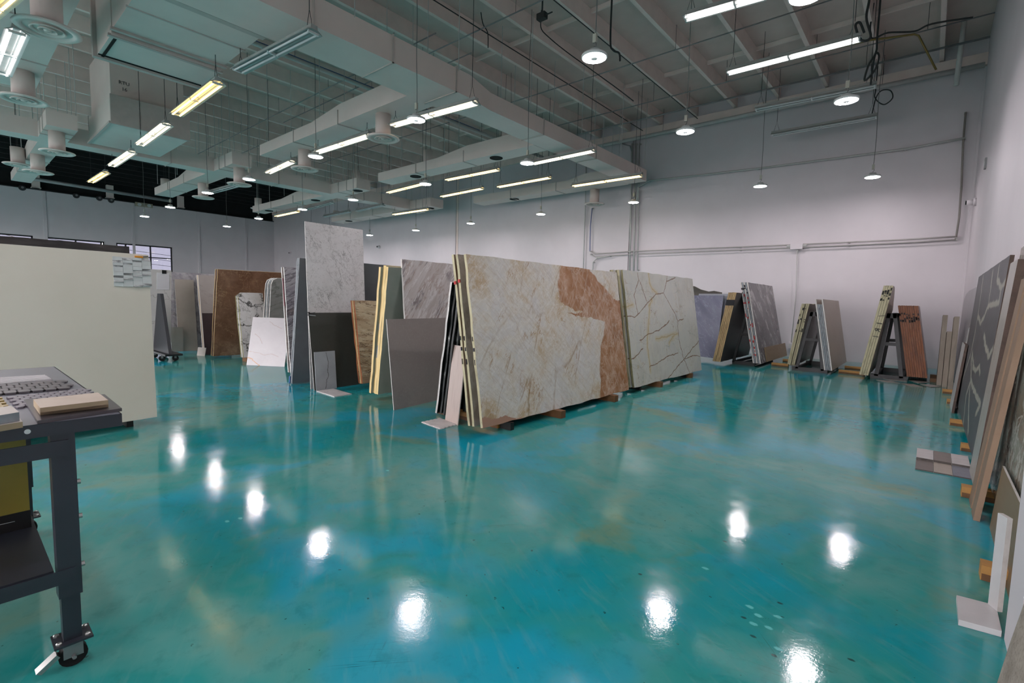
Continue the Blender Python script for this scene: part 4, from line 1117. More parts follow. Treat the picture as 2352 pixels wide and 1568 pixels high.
S_EMP = stone('brown_emperador_marble', [(0.3, '#553b2b'), (0.45, '#6b4c38'), (0.58, '#7d5d48'), (0.72, '#97785f')], 1.7, warp=0.5, rough=0.2, detail=9,
              veins=[dict(kind='noise', scale=2.2, w=0.014, col='#ab9070', k=0.4, brk=0.5), dict(kind='noise', scale=3.5, w=0.02, col='#9a7c5a', k=0.4, brk=0.5)])
Ap, Up, Vp = face_at((490, 818), (500, 618), 0.05, 1.72)
stack(['large brown marble slab with pale cracks, front of its stack', 'second brown slab behind the large brown marble', 'third brown slab behind the large brown marble'], Ap, Up, Vp, [0.03], [0.015, 0.05], [S_EMP], [E_TAN, E_DARKBR], 'brown marble slabs', amp=0.004)
S_LINEN = stone('pale_linen_slab', [(0.3, '#9d948f'), (0.5, '#a9a09b'), (0.7, '#b3aba6')], 1.2, rough=0.25, veins=[dict(kind='noise', scale=0.9, w=0.015, col='#978d87', k=0.5, rot=0.4, stretch=(0.6, 2, 1))])
Aq, Uq, Vq = face_at((469, 800), (455, 631), 0.1, 1.35)
stack(['pale linen slab between grey marble and brown marble', 'second slab behind the pale linen slab', 'third slab behind the pale linen slab'], Aq, Uq, Vq, [0.03], [0.02], [S_LINEN], [E_LIGHT, E_TAN], 'pale linen slabs', amp=0.004)
S_PLUM = stone('plum_brown_tile', [(0.3, '#3a3032'), (0.6, '#453a3c'), (0.8, '#3f3536')], 3, rough=0.4)
A_, U_, V_ = face_at((471, 815), (464, 719), 0.0, 0.6, 92)
slab('dark plum tile standing before the pale linen slab', A_, U_, V_, 0.011, S_PLUM, E_DARKBR, amp=0, name='floor_tile', cat='tile')
S_SANDT = stone('sand_tile', [(0.3, '#9c9182'), (0.6, '#a99e90'), (0.8, '#a1968a')], 3, rough=0.4)
A_, U_, V_ = face_at((452, 816), (455, 797), 0.0, 0.26, 20)
slab('small square sand tile leaning at foot of the pale linen slab', A_, U_, V_, 0.01, S_SANDT, E_LIGHT, amp=0, name='floor_tile', cat='tile')
S_CLOUD = stone('grey_cloud_marble', [(0.3, '#6b676e'), (0.45, '#8f8b91'), (0.58, '#aca8ab'), (0.72, '#7d7977')], 1.8, stretch=(1, 1, 1), warp=0.7, rough=0.2, detail=9, fine=(9, '#b5b1b2', 0.5), veins=[dict(kind='noise', scale=1.3, w=0.03, col='#5d5a5c', k=0.6, brk=0.5, rot=-0.7, stretch=(2, 0.7, 1))])
Ar, Ur, Vr = face_at((392, 802), (382, 624), 0.05, 2.0)
stack(['grey cloudy marble slab behind the two beige panels, far left group', 'second slab behind the grey cloudy marble', 'third slab behind the grey cloudy marble', 'fourth slab behind the grey cloudy marble', 'rearmost slab behind the grey cloudy marble'], Ar, Ur, Vr, [0.03], [0.03, 0.012], [S_CLOUD], [E_LIGHT, E_BLACK], 'grey cloudy slabs', amp=0.004)
S_BEIGEP = stone('beige_panel', [(0.3, '#9a9086'), (0.6, '#a39a90'), (0.8, '#9f958b')], 2, rough=0.3)
A_, U_, V_ = face_at((410, 806), (399, 641), 0.0, 0.42)
slab('tall narrow beige panel leaning on the grey cloudy marble', A_ + Vector((0.06, 0, 0)), U_, V_, 0.012, S_BEIGEP, E_LIGHT, amp=0, name='porcelain_panel', cat='panel')
S_GREIGE = stone('grey_beige_panel', [(0.3, '#868278'), (0.6, '#918c83'), (0.8, '#8c877e')], 2, rough=0.3)
A_, U_, V_ = face_at((392, 807), (390, 751), 0.0, 0.26)
slab('short grey-beige tile left of the tall narrow beige panel', A_ + Vector((0.08, 0, 0)), U_, V_, 0.011, S_GREIGE, E_GREY, amp=0, name='floor_tile', cat='tile')

# rolling cart behind the cream panel
cp = oz(372, 829, 0.0)
t = thing('slab_cart', 'dark rolling slab cart behind the large cream panel', 'cart', cp)
MB().prism([(cp.x - 0.9, cp.y + 0.06, 0.16), (cp.x + 0.28, cp.y + 0.06, 0.16), (cp.x - 0.2, cp.y + 0.06, 1.45), (cp.x - 0.42, cp.y + 0.06, 1.45)], (0, 0.06, 0)).build('frame_panel', plain('dark_cart_panel', '#2b2c30', 0.5), t)
MB().box((cp.x - 0.95, cp.y - 0.02, 0.13), (cp.x + 0.33, cp.y + 0.3, 0.17)).build('deck', M_STEEL, t)
for sx, sy in ((0, 0), (-0.75, 0.05), (0.1, 0.22), (-0.75, 0.25)):
    w_ = MB().tube([(cp.x + sx - 0.02, cp.y + sy, 0.06), (cp.x + sx + 0.02, cp.y + sy, 0.06)], 0.06, 14).build('caster_wheel', M_DARK, t)
    MB().box((cp.x + sx - 0.03, cp.y + sy - 0.02, 0.06), (cp.x + sx + 0.03, cp.y + sy + 0.02, 0.13)).build('fork', M_METAL, w_)
S_ARAB = stone('white_marble_soft', [(0.3, '#b5b0ad'), (0.6, '#c3beba'), (0.8, '#b9b3ae')], 1.5, rough=0.2, veins=[dict(kind='vor', scale=1.5, w=0.02, col='#8f8780', k=0.7, brk=0.5, warp=0.8)])
Fm = Vector((cp.x - 0.62, cp.y + 0.4, 0.19)); Tm = oz(366, 617, 1.98)
Tm = Vector((Fm.x + 0.22, Fm.y, 1.98))
slab('white marble slab on the cart showing right of the cream panel', Fm - Vector((0, 1.9, 0)) + Vector((-0.25, 0, 0)), Vector((0, 1.9, 0)), Tm - Fm, 0.03, S_ARAB, E_LIGHT, amp=0.004)

# bearers under the left and middle stacks
def bearers(lb, A_, L_, x0, x1):
    for k, f_ in enumerate((0.18, 0.8)):
        block('dark timber bearer under %s, %s end' % (lb, ('near', 'far')[k]), A_.x + x0, A_.x + x1, A_.y + L_ * f_, 0.1, A_.z - 0.006, None, 'dark bearers under left and middle stacks')
bearers('the wavy marble and cream-edged stacks', Ac + Vector((0, 0.25, -0.012)), 2.5, -0.2, 0.5)
bearers('the brown banded marble', As, 2.4, -0.25, 0.03)
bearers('the violet striped slabs', Az, 2.4, -0.25, 0.03)
bearers('the black-cracked white slabs', An, Ln, -0.2, 0.03)
bearers('the pale grey round-cornered stack', Am, 1.8, -0.32, 0.03)
bearers('the pale linen slabs', Aq, 1.35, -0.25, 0.03)

# ---- large cream panel, foreground left
uu = Vector((math.cos(math.radians(96)), math.sin(math.radians(96)), 0))
Pf = oz(361, 957, 0.1); Lc = 3.1
S_CREAM = stone('cream_gloss_porcelain', [(0.3, '#cfc9b9'), (0.6, '#d5cfc0'), (0.8, '#d1cbbb')], 0.8, rough=0.06)
Tc = ray(345, 585); tt = (Pf - CAMP).dot(uu) / Tc.dot(uu); Vc_ = CAMP + Tc * tt - Pf
Vc_.x -= 0.05
cream = slab('large glossy cream panel in left foreground', Pf - uu * Lc, uu * Lc, Vc_, 0.012, S_CREAM, E_LIGHT, amp=0, name='porcelain_panel', cat='panel')
S_DKB = stone('charcoal_slab_top', [(0.3, '#1c1b1b'), (0.5, '#2f2d2c'), (0.7, '#4a4745')], 6, stretch=(0.5, 2, 1), rough=0.4)
xk = Pf.x - 0.16
pk = ox(310, 570, xk)
slab('charcoal slab whose top edge shows above the cream panel', Vector((xk + 0.02, pk.y - 3.0, 0.1)), Vector((-0.2, 3.0, 0)), Vector((-0.05, 0, pk.z + 0.03 - 0.1)), 0.05, S_DKB, S_DKB, amp=0.004)
aframe('black steel rack behind the large cream panel', Pf.x - 0.75, Pf.x - 0.33, -1.2, 1.3, 1.5, Pf.x - 0.5, ext=0.2)
# glass mosaic sheet clipped on its corner
frc = frame(Pf - uu * Lc, uu * Lc, Vc_)
quad = uv_of(frc, [(257, 588), (257, 660), (348, 660), (345, 592)])
u0, u1 = quad[0][0], quad[2][0]; v1, v0 = quad[0][1], quad[2][1]
ms = thing('glass_mosaic_sheet', 'glossy white and silver glass mosaic sheet hung on cream panel corner', 'mosaic', (0, 0, 0))
Mx = Matrix((frc[1], frc[2], frc[3])).transposed().to_4x4(); Mx.translation = frc[0]; ms.matrix_world = Mx
M_GT1 = stone('white_glass_tile', [(0.3, '#b9bebb'), (0.6, '#c9cecb'), (0.8, '#c1c6c3')], 5, rough=0.08)
M_GT2 = stone('silver_swirl_tile', [(0.3, '#4d4f50'), (0.45, '#8d8e8c'), (0.6, '#e0e0de'), (0.75, '#6a6c6e')], 14, stretch=(0.5, 2, 1), rough=0.1)
MB().box((u0 + 0.004, v0 + 0.01, 0.001), (u1 - 0.004, v1 - 0.004, 0.004)).build('mesh_backing', M_LEDH, ms)
cw = (u1 - u0) / 4
hs = [0.055, 0.034, 0.02]
for c_ in range(4):
    v_ = v1 - (0.012 if c_ % 2 else 0.0); k = c_
    while v_ > v0 + 0.01:
        hgt = (0.042, 0.022, 0.03, 0.016, 0.048)[k % 5]; hgt = min(hgt, v_ - v0)
        MB().box((u0 + cw * c_ + 0.001, v_ - hgt + 0.001, 0.004), (u0 + cw * (c_ + 1) - 0.001, v_ - 0.001, 0.010 + 0.005 * (k % 3))).build('glass_tile', M_GT2 if k % 5 in (1, 3) else M_GT1, ms)
        v_ -= hgt; k += 1
MB().box((u1 - 0.14, v1 + 0.002, 0.0), (u1 - 0.07, v1 + 0.02, 0.02)).build('orange_clip', plain('orange_plastic', '#d68a1c', 0.4), ms)
MB().bar((u1 - 0.075, v1 + 0.014, 0.01), (u1 - 0.02, v1 + 0.022, 0.01), 0.008, 0.008).build('clip_lever', M_DARK, ms)

# spring clamp on the olive panel, ribbed sample on the cart slab
po = Av + Vv
t = thing('spring_clamp', 'small black spring clamp gripping top corner of dark olive panel', 'clamp', po)
MB().box(po + Vector((-0.035, 0.0, -0.05)), po + Vector((0.012, 0.02, 0.012))).build('jaw', M_DARK, t)
MB().bar(po + Vector((0.01, 0.01, -0.01)), po + Vector((0.06, 0.08, 0.0)), 0.014, 0.014).build('handle', M_DARK, t)
MB().bar(po + Vector((0.01, 0.01, -0.035)), po + Vector((0.06, 0.09, -0.045)), 0.012, 0.012).build('handle', M_METAL, t)
rs = thing('ribbed_sample', 'white ribbed tile sample clipped to the white marble slab on cart', 'tile', (0, 0, 0))
ws = bpy.data.objects[[o_.name for o_ in bpy.data.objects if o_.get('label', '').startswith('white marble slab on the cart')][0]]
rs.matrix_world = ws.matrix_world.copy()
MB().box((1.62, 1.36, 0.0), (1.86, 1.74, 0.006)).build('tile_body', M_LEDH, rs)
for k in range(12): MB().box((1.625, 1.365 + k * 0.031, 0.006), (1.855, 1.385 + k * 0.031, 0.014)).build('rib', M_WALL, rs)
MB().box((1.72, 1.72, -0.01), (1.80, 1.80, 0.02)).build('clip', M_DARK, rs)

# ---- racks along the back wall
def marksb(o, n_, vlo, vhi, mat, th=0.03, name='ink_scribble', seed=0):
    rr = random.Random(seed)
    for k in range(n_):
        v_ = rr.uniform(vlo, vhi); h_ = rr.uniform(0.015, 0.06)
        MB().box((-0.012, v_, -th * rr.uniform(0.7, 0.95)), (0.0, v_ + h_, -th * rr.uniform(0.05, 0.35))).build(name, mat, o)
S_DUSK = stone('dark_face_slab', [(0.3, '#3f3d3c'), (0.6, '#4b4846'), (0.8, '#454240')], 2, rough=0.3)
A_, U_, V_ = face_at((1666, 832), (1704, 672), 0.1, 2.5)
A_.x -= 0.12
s_ = stack(['tan-edged slab, %s from the right, left of the grey veined stack' % ORD[k] for k in range(5)], A_, U_, V_, [0.034], [0.004], [S_DUSK], [E_TAN], 'tan-edged slabs', amp=0.008)
for k, o in enumerate(s_): MB().box((-0.014, 1.42, -0.036), (0, 1.56, 0.002)).build('black_tape', M_INK, o)
R1x = A_.x
S_PURP = stone('violet_grey_marble_white_wisps', [(0.3, '#5a5557'), (0.5, '#656062'), (0.7, '#6e696a')], 1.2, rough=0.25, warp=0.5,
               veins=[dict(kind='noise', scale=0.9, w=0.026, col='#b5b1af', k=0.9, brk=0.44, warp=1.0, wscale=1.2, rot=-0.7, stretch=(1.5, 0.5, 1)), dict(kind='noise', scale=2.0, w=0.012, col='#8d8887', k=0.5, warp=0.8)])
A_, U_, V_ = face_at((1748, 835), (1718, 648), 0.1, 2.45)
s_ = stack(['violet grey marble slab with white wisps, front of red-marked stack'] + ['red-marked slab, %s behind the violet grey marble' % ORD[k] for k in range(4)], A_, U_, V_, [0.03], [0.008], [S_PURP], [E_LIGHT, E_GREY], 'red-marked slabs', amp=0.006)
for k, o in enumerate(s_[1:]): marksb(o, 6, 0.15, 1.75, M_RED, 0.03, 'red_mark', k); marksb(o, 2, 1.75, 1.95, M_INK, 0.03, 'ink_scribble', k + 9)
aframe('black steel rack inside the grey veined and tan-edged stacks', R1x + 0.1, A_.x - 0.22, A_.y + 0.25, A_.y + 2.1, 1.45, (R1x + A_.x) / 2 + 0.02, ext=0.02)
S_PLY = stone('tan_wood_grain_sheet', [(0.3, '#8f7a61'), (0.5, '#a08a70'), (0.7, '#957f66')], 3, stretch=(0.6, 4, 1), rot=0.15, rough=0.5)
wv = frame(A_, U_, V_)
q = uv_of(wv, [(1755, 796), (1802, 785), (1806, 817), (1757, 829)])
sh = slab('tan wood-look sheet leaning at foot of the violet grey marble', A_ + wv[1] * q[0][0] + wv[2] * 0.0 + wv[3] * 0.012, wv[1] * (q[1][0] - q[0][0]), wv[2] * 0.37 - wv[3] * 0.0, 0.01, S_PLY, E_TAN, amp=0, name='wood_sheet', cat='sheet')

S_BONE = stone('bone_slab', [(0.3, '#a29586'), (0.5, '#ab9f91'), (0.7, '#a79b8d')], 1.2, fine=(26, '#b7aca0', 0.4), rough=0.4)
S_GREIN = stone('grey_inner_slab', [(0.3, '#77716b'), (0.6, '#837d77'), (0.8, '#7d7771')], 2, rough=0.35)
A_, U_, V_ = face_at((1825, 838), (1859, 698), 0.1, 2.3)
s_ = stack(['pale-edged slab with black scribbles, %s from right, on the middle small rack' % ORD[k] for k in range(4)], A_, U_, V_, [0.034], [0.008], [S_GREIN], [E_PALE], 'pale-edged scribbled slabs', amp=0.009, shrink=[0, 0.02, -0.02, 0.01])
for k, o in enumerate(s_): marksb(o, 5 if k in (0, 3) else 2, 0.7, 1.4, M_INK, 0.03, seed=k + 21)
R2x = A_.x
A_, U_, V_ = face_at((1911.5, 851), (1890, 687), 0.1, 2.5)
s_ = stack(['bone white slab, front of its stack on the middle small rack', 'first grey-edged slab behind the bone white slab', 'second grey-edged slab behind the bone white slab', 'third grey-edged slab behind the bone white slab', 'bone white slab at back of the grey-edged slabs'],
           A_, U_, V_, [0.026], [0.006], [S_BONE, S_GREIN, S_GREIN, S_GREIN, S_BONE], [E_LIGHT, E_GREY, E_GREY, E_GREY, E_LIGHT], 'bone and grey slabs', amp=0.0, tops=[1, 0.93, 0.93, 0.93, 1.0])
aframe('black steel rack in the middle by back wall, pale slabs on it', R2x + 0.09, A_.x - 0.22, A_.y + 0.25, A_.y + 2.0, 1.4, (R2x + A_.x) / 2 - 0.05, ext=0.1)
A_, U_, V_ = face_at((1994, 862), (2052, 656), 0.1, 2.2)
Hh = V_.length
s_ = stack(['pale-edged slab with handwriting, %s from right, on the rightmost rack' % ORD[k] for k in range(4)], A_, U_, V_, [0.036], [0.004], [S_BONE], [E_PALE], 'pale-edged handwritten slabs', amp=0.008,
           cut=[(0, 0), (2.2, 0), (2.2, Hh - 0.5), (1.3, Hh - 0.2), (0.7, Hh - 0.03), (0.4, Hh), (0, Hh)])
for k, o in enumerate(s_): marksb(o, 4, Hh - 0.32, Hh - 0.08, M_INK, 0.036, seed=k + 40)
for body, v_ in (('/', 1.28), ('1', 1.12), ('R', 0.98), ('1', 0.84)):
    text_part(body, 0.14, M_INK, s_[1], (-0.014, v_, -0.01), (0, -1, 0), (0, 0, -1))
R3x = A_.x; R3y = A_.y
A_, U_, V_ = face_at((2130, 868), (2109, 702), 0.1, 2.0)
s_ = stack(['rust brown slab, %s from the right, on the rightmost rack' % ORD[k] for k in range(9)], A_, U_, V_, [0.034], [0.003], [stone('rust_face', [(0.3, '#5d371f'), (0.6, '#74472a'), (0.8, '#683f25')], 2, rough=0.3)], [E_RUST], 'rust brown slabs', amp=0.006)
for k, o in enumerate(s_): marksb(o, 3, 1.15, 1.34, M_INK, 0.034, seed=k + 60)
aframe('black steel rack at right by back wall, between pale and rust stacks', R3x + 0.1, A_.x - 0.42, R3y + 0.55, R3y + 2.2, 1.42, (R3x + A_.x) / 2 - 0.2, ext=0.1, w=0.07)
# inner cross panel behind the rightmost rack
S_DPAN = stone('dark_grey_panel', [(0.3, '#2f2f2f'), (0.6, '#3a3a3a'), (0.8, '#353535')], 3, rough=0.5)
# blue-grey panels between the second front rack and the tan-edged slabs
S_SLATE = stone('blue_slate_panel', [(0.3, '#52536a'), (0.45, '#61627a'), (0.6, '#6c6d82'), (0.75, '#585970')], 1.6, stretch=(1.6, 0.7, 1), rot=-0.7, warp=0.5, rough=0.25, veins=[dict(kind='noise', scale=2.2, w=0.012, col='#9a9bae', k=0.5, rot=-0.8, stretch=(2, 0.6, 1))])
Ab_ = Vector((-5.1, 13.5, 0.1))
pz = oz(1650, 822, 0.1)
Ub_ = Vector((pz.x - Ab_.x, -0.25, 0)); Vb_ = Vector((0, 0.16, 1.66))
slab('blue slate panel with pale streaks beside the rust-veined slab', Ab_, Ub_, Vb_, 0.02, S_SLATE, E_GREY, amp=0, name='porcelain_panel', cat='panel')
S_PALEB = stone('pale_blue_grey_panel', [(0.3, '#8b8f99'), (0.6, '#979ba4'), (0.8, '#91959f')], 2, rough=0.25)
slab('pale blue-grey panel just behind the blue slate panel', Ab_ + Vector((0.12, 0.12, 0)), Ub_ + Vector((0.14, 0, 0)), Vb_ * 1.03, 0.02, S_PALEB, E_GREY, amp=0, name='porcelain_panel', cat='panel')
S_ROUGHD = stone('rough_dark_slab', [(0.3, '#38342e'), (0.6, '#4a453d'), (0.8, '#403b34')], 4, rough=0.6)
slab('rough dark slab with uneven top behind the pale blue-grey panel', Ab_ + Vector((-0.3, 0.26, 0)), Vector((1.05, -0.2, 0)), Vb_ * 1.1, 0.03, S_ROUGHD, E_MOSS, amp=0.01,
     cut=[(0, 0), (1.07, 0), (1.07, 1.76), (0.85, 1.80), (0.7, 1.78), (0.45, 1.84), (0.25, 1.93), (0, 1.95)])
# runners
for k, (x0, x1, y) in enumerate(((-2.98, -2.6, 13.75), (-2.98, -2.6, 15.0), (-1.52, -1.02, 13.55), (-1.52, -1.02, 14.6), (0.1, 0.38, 13.6), (0.1, 0.4, 14.3))):
    o = block('timber runner on the floor by the back wall, %s' % ('left rack gap, front', 'left rack gap, rear', 'right rack gap, front', 'right rack gap, rear', 'right of rust slabs, front', 'right of rust slabs, rear')[k], x0, x1, y, 0.09, 0.08, M_WOOD if k < 4 else M_WOODD, 'timber runners by the back wall')
# thin chip tiles on the floor
M_CHIP = plain('thin_bone_tile', '#a79f98', 0.4)
for k, qd in enumerate([[(1465, 1368), (1690, 1372), (1840, 1412), (1640, 1400)], [(1395, 1392), (1600, 1404), (1745, 1438), (1560, 1426)], [(1860, 1396), (2020, 1396), (2170, 1428), (2010, 1440)], [(1750, 1442), (1930, 1452), (2070, 1492), (1890, 1480)], [(2030, 1450), (2200, 1462), (2330, 1490), (2180, 1496)]]):
    P = [oz(1790 + x_ * 0.1594, 650 + y_ * 0.1594, 0.008 + 0.0005 * k) for x_, y_ in qd]
    o = MB().prism(list(reversed(P)), (0, 0, -0.007)).build('floor_tile', M_CHIP, origin=P[0])
    tag(o, 'thin bone tile lying on floor before the rust stack, %s' % ('farthest left', 'nearest left', 'far middle', 'near middle', 'far right')[k], 'tile', 'thin bone tiles on the floor')

# ---- slabs against the right wall
def rslab(label, x0, y0, y1, z0, x1, z1, th, face, edge, group='slabs leaning on the right wall', **kw):
    return slab(label, Vector((x0, y0, z0)), Vector((0, y1 - y0, 0)), Vector((x1 - x0, 0, z1 - z0)), th, face, edge, group, **kw)
Ad = oz(2202, 925, 0.1); Bd = oz(2232, 1055, 0.1)
FRd = frame(Vector((0.41, Ad.y, 0.1)), Vector((0, Bd.y - Ad.y, 0)), Vector((0.1, 0, 1.92)))
cd_ = lambda L_: uv_of(FRd, [(2180 + x_ * 0.2169, 560 + y_ * 0.2169) for x_, y_ in L_])
wlines = [cd_([(360, 350), (335, 540), (305, 760), (332, 838), (372, 770), (412, 650), (440, 480), (462, 290)]), cd_([(412, 655), (470, 640), (530, 620), (552, 465), (510, 370), (530, 240)]), cd_([(552, 462), (610, 390), (640, 240), (690, 150)]),
          cd_([(370, 970), (388, 1100), (422, 1182), (490, 1060)]), cd_([(300, 780), (270, 960), (250, 1060), (225, 1180), (180, 1320), (130, 1480)]), cd_([(245, 1150), (255, 1310), (282, 1345), (318, 1290), (325, 1380)]), cd_([(235, 1200), (232, 1420), (215, 1560), (205, 1800), (200, 2000)]), cd_([(232, 1430), (180, 1600), (150, 1900)]), cd_([(232, 1440), (265, 1560), (330, 1700), (280, 1800)])]
S_SOAP = stone('charcoal_soapstone_white_veins', [(0.3, '#4a484b'), (0.6, '#545255'), (0.8, '#4f4d50')], 3, rough=0.45, lines=[(wlines, 0.048, '#98968a', 0.95)])
rslab('charcoal slab with pale flowing veins leaning on the right wall', 0.41, Ad.y, Bd.y, 0.1, 0.51, 2.02, 0.03, S_SOAP, E_DARKBR, amp=0.003)
S_LMAR = stone('light_speckled_marble', [(0.3, '#8f8a83'), (0.5, '#a39e97'), (0.7, '#978f85')], 2.5, rough=0.3, veins=[dict(kind='noise', scale=3, w=0.02, col='#7d6a58', k=0.6, brk=0.55)])
rslab('light speckled slab with dark brown edge beside the charcoal veined slab', 0.365, 5.85, 5.38, 0.1, 0.48, 1.91, 0.05, S_LMAR, E_DARKBR, amp=0.003)
S_WPL = stone('brown_wood_grain_plank', [(0.3, '#75604f'), (0.5, '#866f5c'), (0.7, '#7b6553')], 3, stretch=(4, 0.4, 1), rough=0.5)
E_WPL = stone('brown_plank_edge', [(0.3, '#846a54'), (0.5, '#957a63'), (0.7, '#80654f')], 3, stretch=(1, 0.4, 1), rough=0.5)
rslab('brown wood-look plank leaning on right wall, farther of two', 0.345, 5.28, 5.06, 0.0, 0.50, 1.75, 0.035, S_WPL, E_WPL, 'wood-look planks on right wall', amp=0, name='plank_tile')
rslab('brown wood-look plank leaning on right wall, nearer of two', 0.345, 4.98, 4.78, 0.0, 0.50, 1.72, 0.035, S_WPL, E_WPL, 'wood-look planks on right wall', amp=0, name='plank_tile')
S_WPAN = stone('olive_brown_wood_panel', [(0.3, '#6d5c45'), (0.5, '#7a6850'), (0.7, '#715f48')], 2, stretch=(0.5, 3, 1), rough=0.45)
rslab('low olive brown wood-look panel leaning near white column', 0.425, 4.7, 3.2, 0.0, 0.455, 0.45, 0.012, S_WPAN, E_LIGHT, amp=0, name='porcelain_panel')
S_GBR = stone('green_brown_marble', [(0.28, '#4c4034'), (0.4, '#7a6a58'), (0.52, '#8f968c'), (0.64, '#aab1a9'), (0.76, '#8d7d6b')], 2.2, warp=0.7, rough=0.2, veins=[dict(kind='noise', scale=2, w=0.03, col='#c3c7c1', k=0.6)])
rslab('green and brown marble slab behind the planks on right wall', 0.47, 6.15, 3.3, 0.1, 0.56, 2.06, 0.03, S_GBR, E_LIGHT, amp=0.006)
S_GRND = stone('grey_rounded_slab', [(0.3, '#8b8689'), (0.6, '#979295'), (0.8, '#918c8f')], 1.5, rough=0.3)
rslab('plain grey slab with rounded top behind the charcoal veined slab', 0.49, 15.0, 10.3, 0.02, 0.56, 1.88, 0.02, S_GRND, E_GREY, amp=0, cut=[(0, 0), (4.7, 0), (4.7, 1.84), (3.4, 1.9), (1.6, 1.9), (0.6, 1.86), (0, 1.76)])
S_WHITE = stone('white_quartz', [(0.3, '#b7b5b5'), (0.6, '#c3c1c1'), (0.8, '#bdbbbb')], 2, rough=0.25)
A_ = oz(2182, 929, 0); 
rslab('white quartz strip leaning on right wall, shorter front one', 0.345, A_.y, A_.y - 0.85, 0.0, 0.42, 1.02, 0.03, S_WHITE, E_DARKBR, 'white quartz strips', amp=0)
rslab('white quartz strip leaning on right wall, taller rear one', 0.40, A_.y + 0.35, A_.y - 0.3, 0.0, 0.49, 1.24, 0.03, S_WHITE, E_LIGHT, 'white quartz strips', amp=0)
E_OAKP = stone('oak_plank', [(0.3, '#7d7163'), (0.5, '#8d8172'), (0.7, '#74685b')], 3, stretch=(2, 0.4, 1), rough=0.5)
for k, (x0, x1, z1) in enumerate(((0.20, 0.33, 1.42), (0.28, 0.42, 1.1), (0.36, 0.48, 1.4))):
    y_ = 13.1 - 0.25 * k
    slab('narrow oak board leaning in the far right corner, %s from left' % ORD[k], Vector((x0, y_, 0)), Vector((0.075, 0, 0)), Vector((x1 - x0, 0.1, z1)), 0.5, E_OAKP, E_OAKP if k != 1 else E_DARKBR, 'oak boards in the right corner', amp=0, name='oak_board', cat='board')
for k, (px, py) in enumerate(((2164, 903), (2174, 927), (2181, 976), (2206, 1035), (2207, 1141), (2251, 1332))):
    p = oz(px, py, 0)
    block('pine block poking out under the right wall slabs, %s from far end' % ORD[k], p.x, min(p.x + 0.42, 0.57), p.y + 0.06, 0.1, 0.075 if k < 4 else 0.085, M_WOOD, 'pine blocks along the right wall')
struct(MB().box((0.37, 2.78, 0), (XR, 3.12, 2.3)).build('wall_right_return', M_WALL))
# white L of two quartz samples
o = MB().prism([oz(x_, y_, 0.03) for x_, y_ in ((2197, 1366), (2202, 1422), (2301, 1449), (2291, 1405), (2270, 1385))], (0, 0, -0.029)).build('quartz_sample', S_WHITE, origin=oz(2250, 1405, 0))
tag(o, 'white quartz sample lying flat on floor, right foreground', 'sample')
Aj = oz(2269, 1386, 0.031); Bj = oz(2290, 1404, 0.031); uj = (Bj - Aj).normalized()
d = ray(2292, 1177); tj = (Aj - CAMP).dot(uj) / d.dot(uj); Vj = CAMP + d * tj - Aj
slab('white quartz bar standing upright on the flat sample', Aj - uj * 0.0, Bj - Aj, Vj, 0.022, S_WHITE, E_LIGHT, amp=0, name='quartz_sample', cat='sample')
S_CONC = stone('rough_beige_stone', [(0.3, '#7d746a'), (0.5, '#968c81'), (0.7, '#a89e92')], 9, rough=0.85, fine=(60, '#5d554c', 0.5), detail=9)
p = oz(2290, 1568, 0); T_ = oy(2352, 1380, p.y)
k_ = 1.1 / T_.z
rslab('rough beige stone slab leaning at the lower right picture corner', p.x, p.y, p.y - 1.4, 0.0, min(p.x + (T_.x - p.x) * k_, 0.56), 1.1, 0.04, S_CONC, S_CONC, amp=0.01)
# tile swatches on the floor
cols = [('white', '#bdb9b8'), ('taupe', '#7d746e'), ('white marble', '#c1bcba'), ('taupe', '#6d645f'), ('cream', '#a79c90'), ('grey', '#7f8089')]
x0_, x1_ = 0.0, 0.40
for k, (nm, cc) in enumerate(cols):
    r_, c_ = divmod(k, 3); xa = x0_ + (x1_ - x0_) * c_ / 3; xb = xa + (x1_ - x0_) / 3 - 0.002
    ya, yb_, zt, zb_ = (6.30, 6.72, 0.036, 0.014) if r_ == 0 else (5.93, 6.36, 0.013, 0.0)
    o = MB().box((xa, ya, zb_), (xb, yb_, zt)).build('tile_swatch', plain('swatch_%d' % k, cc, 0.4, var=0.08, scale=12), origin=((xa + xb) / 2, (ya + yb_) / 2, zb_))
    tag(o, '%s square tile in the %s row of floor swatches, %s' % (nm, 'raised far' if r_ == 0 else 'low near', ('left', 'middle', 'right')[c_]), 'tile', 'tile swatches on the floor')
    MB().box((xa + 0.001, ya - 0.001, zb_ + 0.001), (xb - 0.001, ya, zt - 0.002)).build('tile_edge', plain('swatch_edge', '#4d4642', 0.5), o)

# ------------------------------------------------------------------ work table in the left foreground
M_TBL = plain('charcoal_table_enamel', '#2c2f37', 0.35, var=0.1)
M_TBLT = plain('grey_table_top', '#6f7079', 0.3, var=0.08)
M_BOLT = plain('zinc_bolt', '#a9aaa6', 0.3, metal=0.8)
TX0, TX1, TY0, TY1, TZ = -4.26, -2.47, -0.62, 0.46, 1.0
t = thing('work_table', 'charcoal steel work table on casters in the left foreground', 'table', ((TX0 + TX1) / 2, (TY0 + TY1) / 2, 0))
MB().box((TX0, TY0, TZ - 0.004), (TX1, TY1, TZ)).build('table_top', M_TBLT, t)
b = MB(); h_ = 0.05
b.box((TX1 - 0.004, TY0, TZ - h_), (TX1, TY1, TZ)); b.box((TX0, TY0, TZ - h_), (TX0 + 0.004, TY1, TZ)); b.box((TX0, TY1 - 0.004, TZ - h_), (TX1, TY1, TZ)); b.box((TX0, TY0, TZ - h_), (TX1, TY0 + 0.004, TZ))
b.build('apron', M_TBL, t)
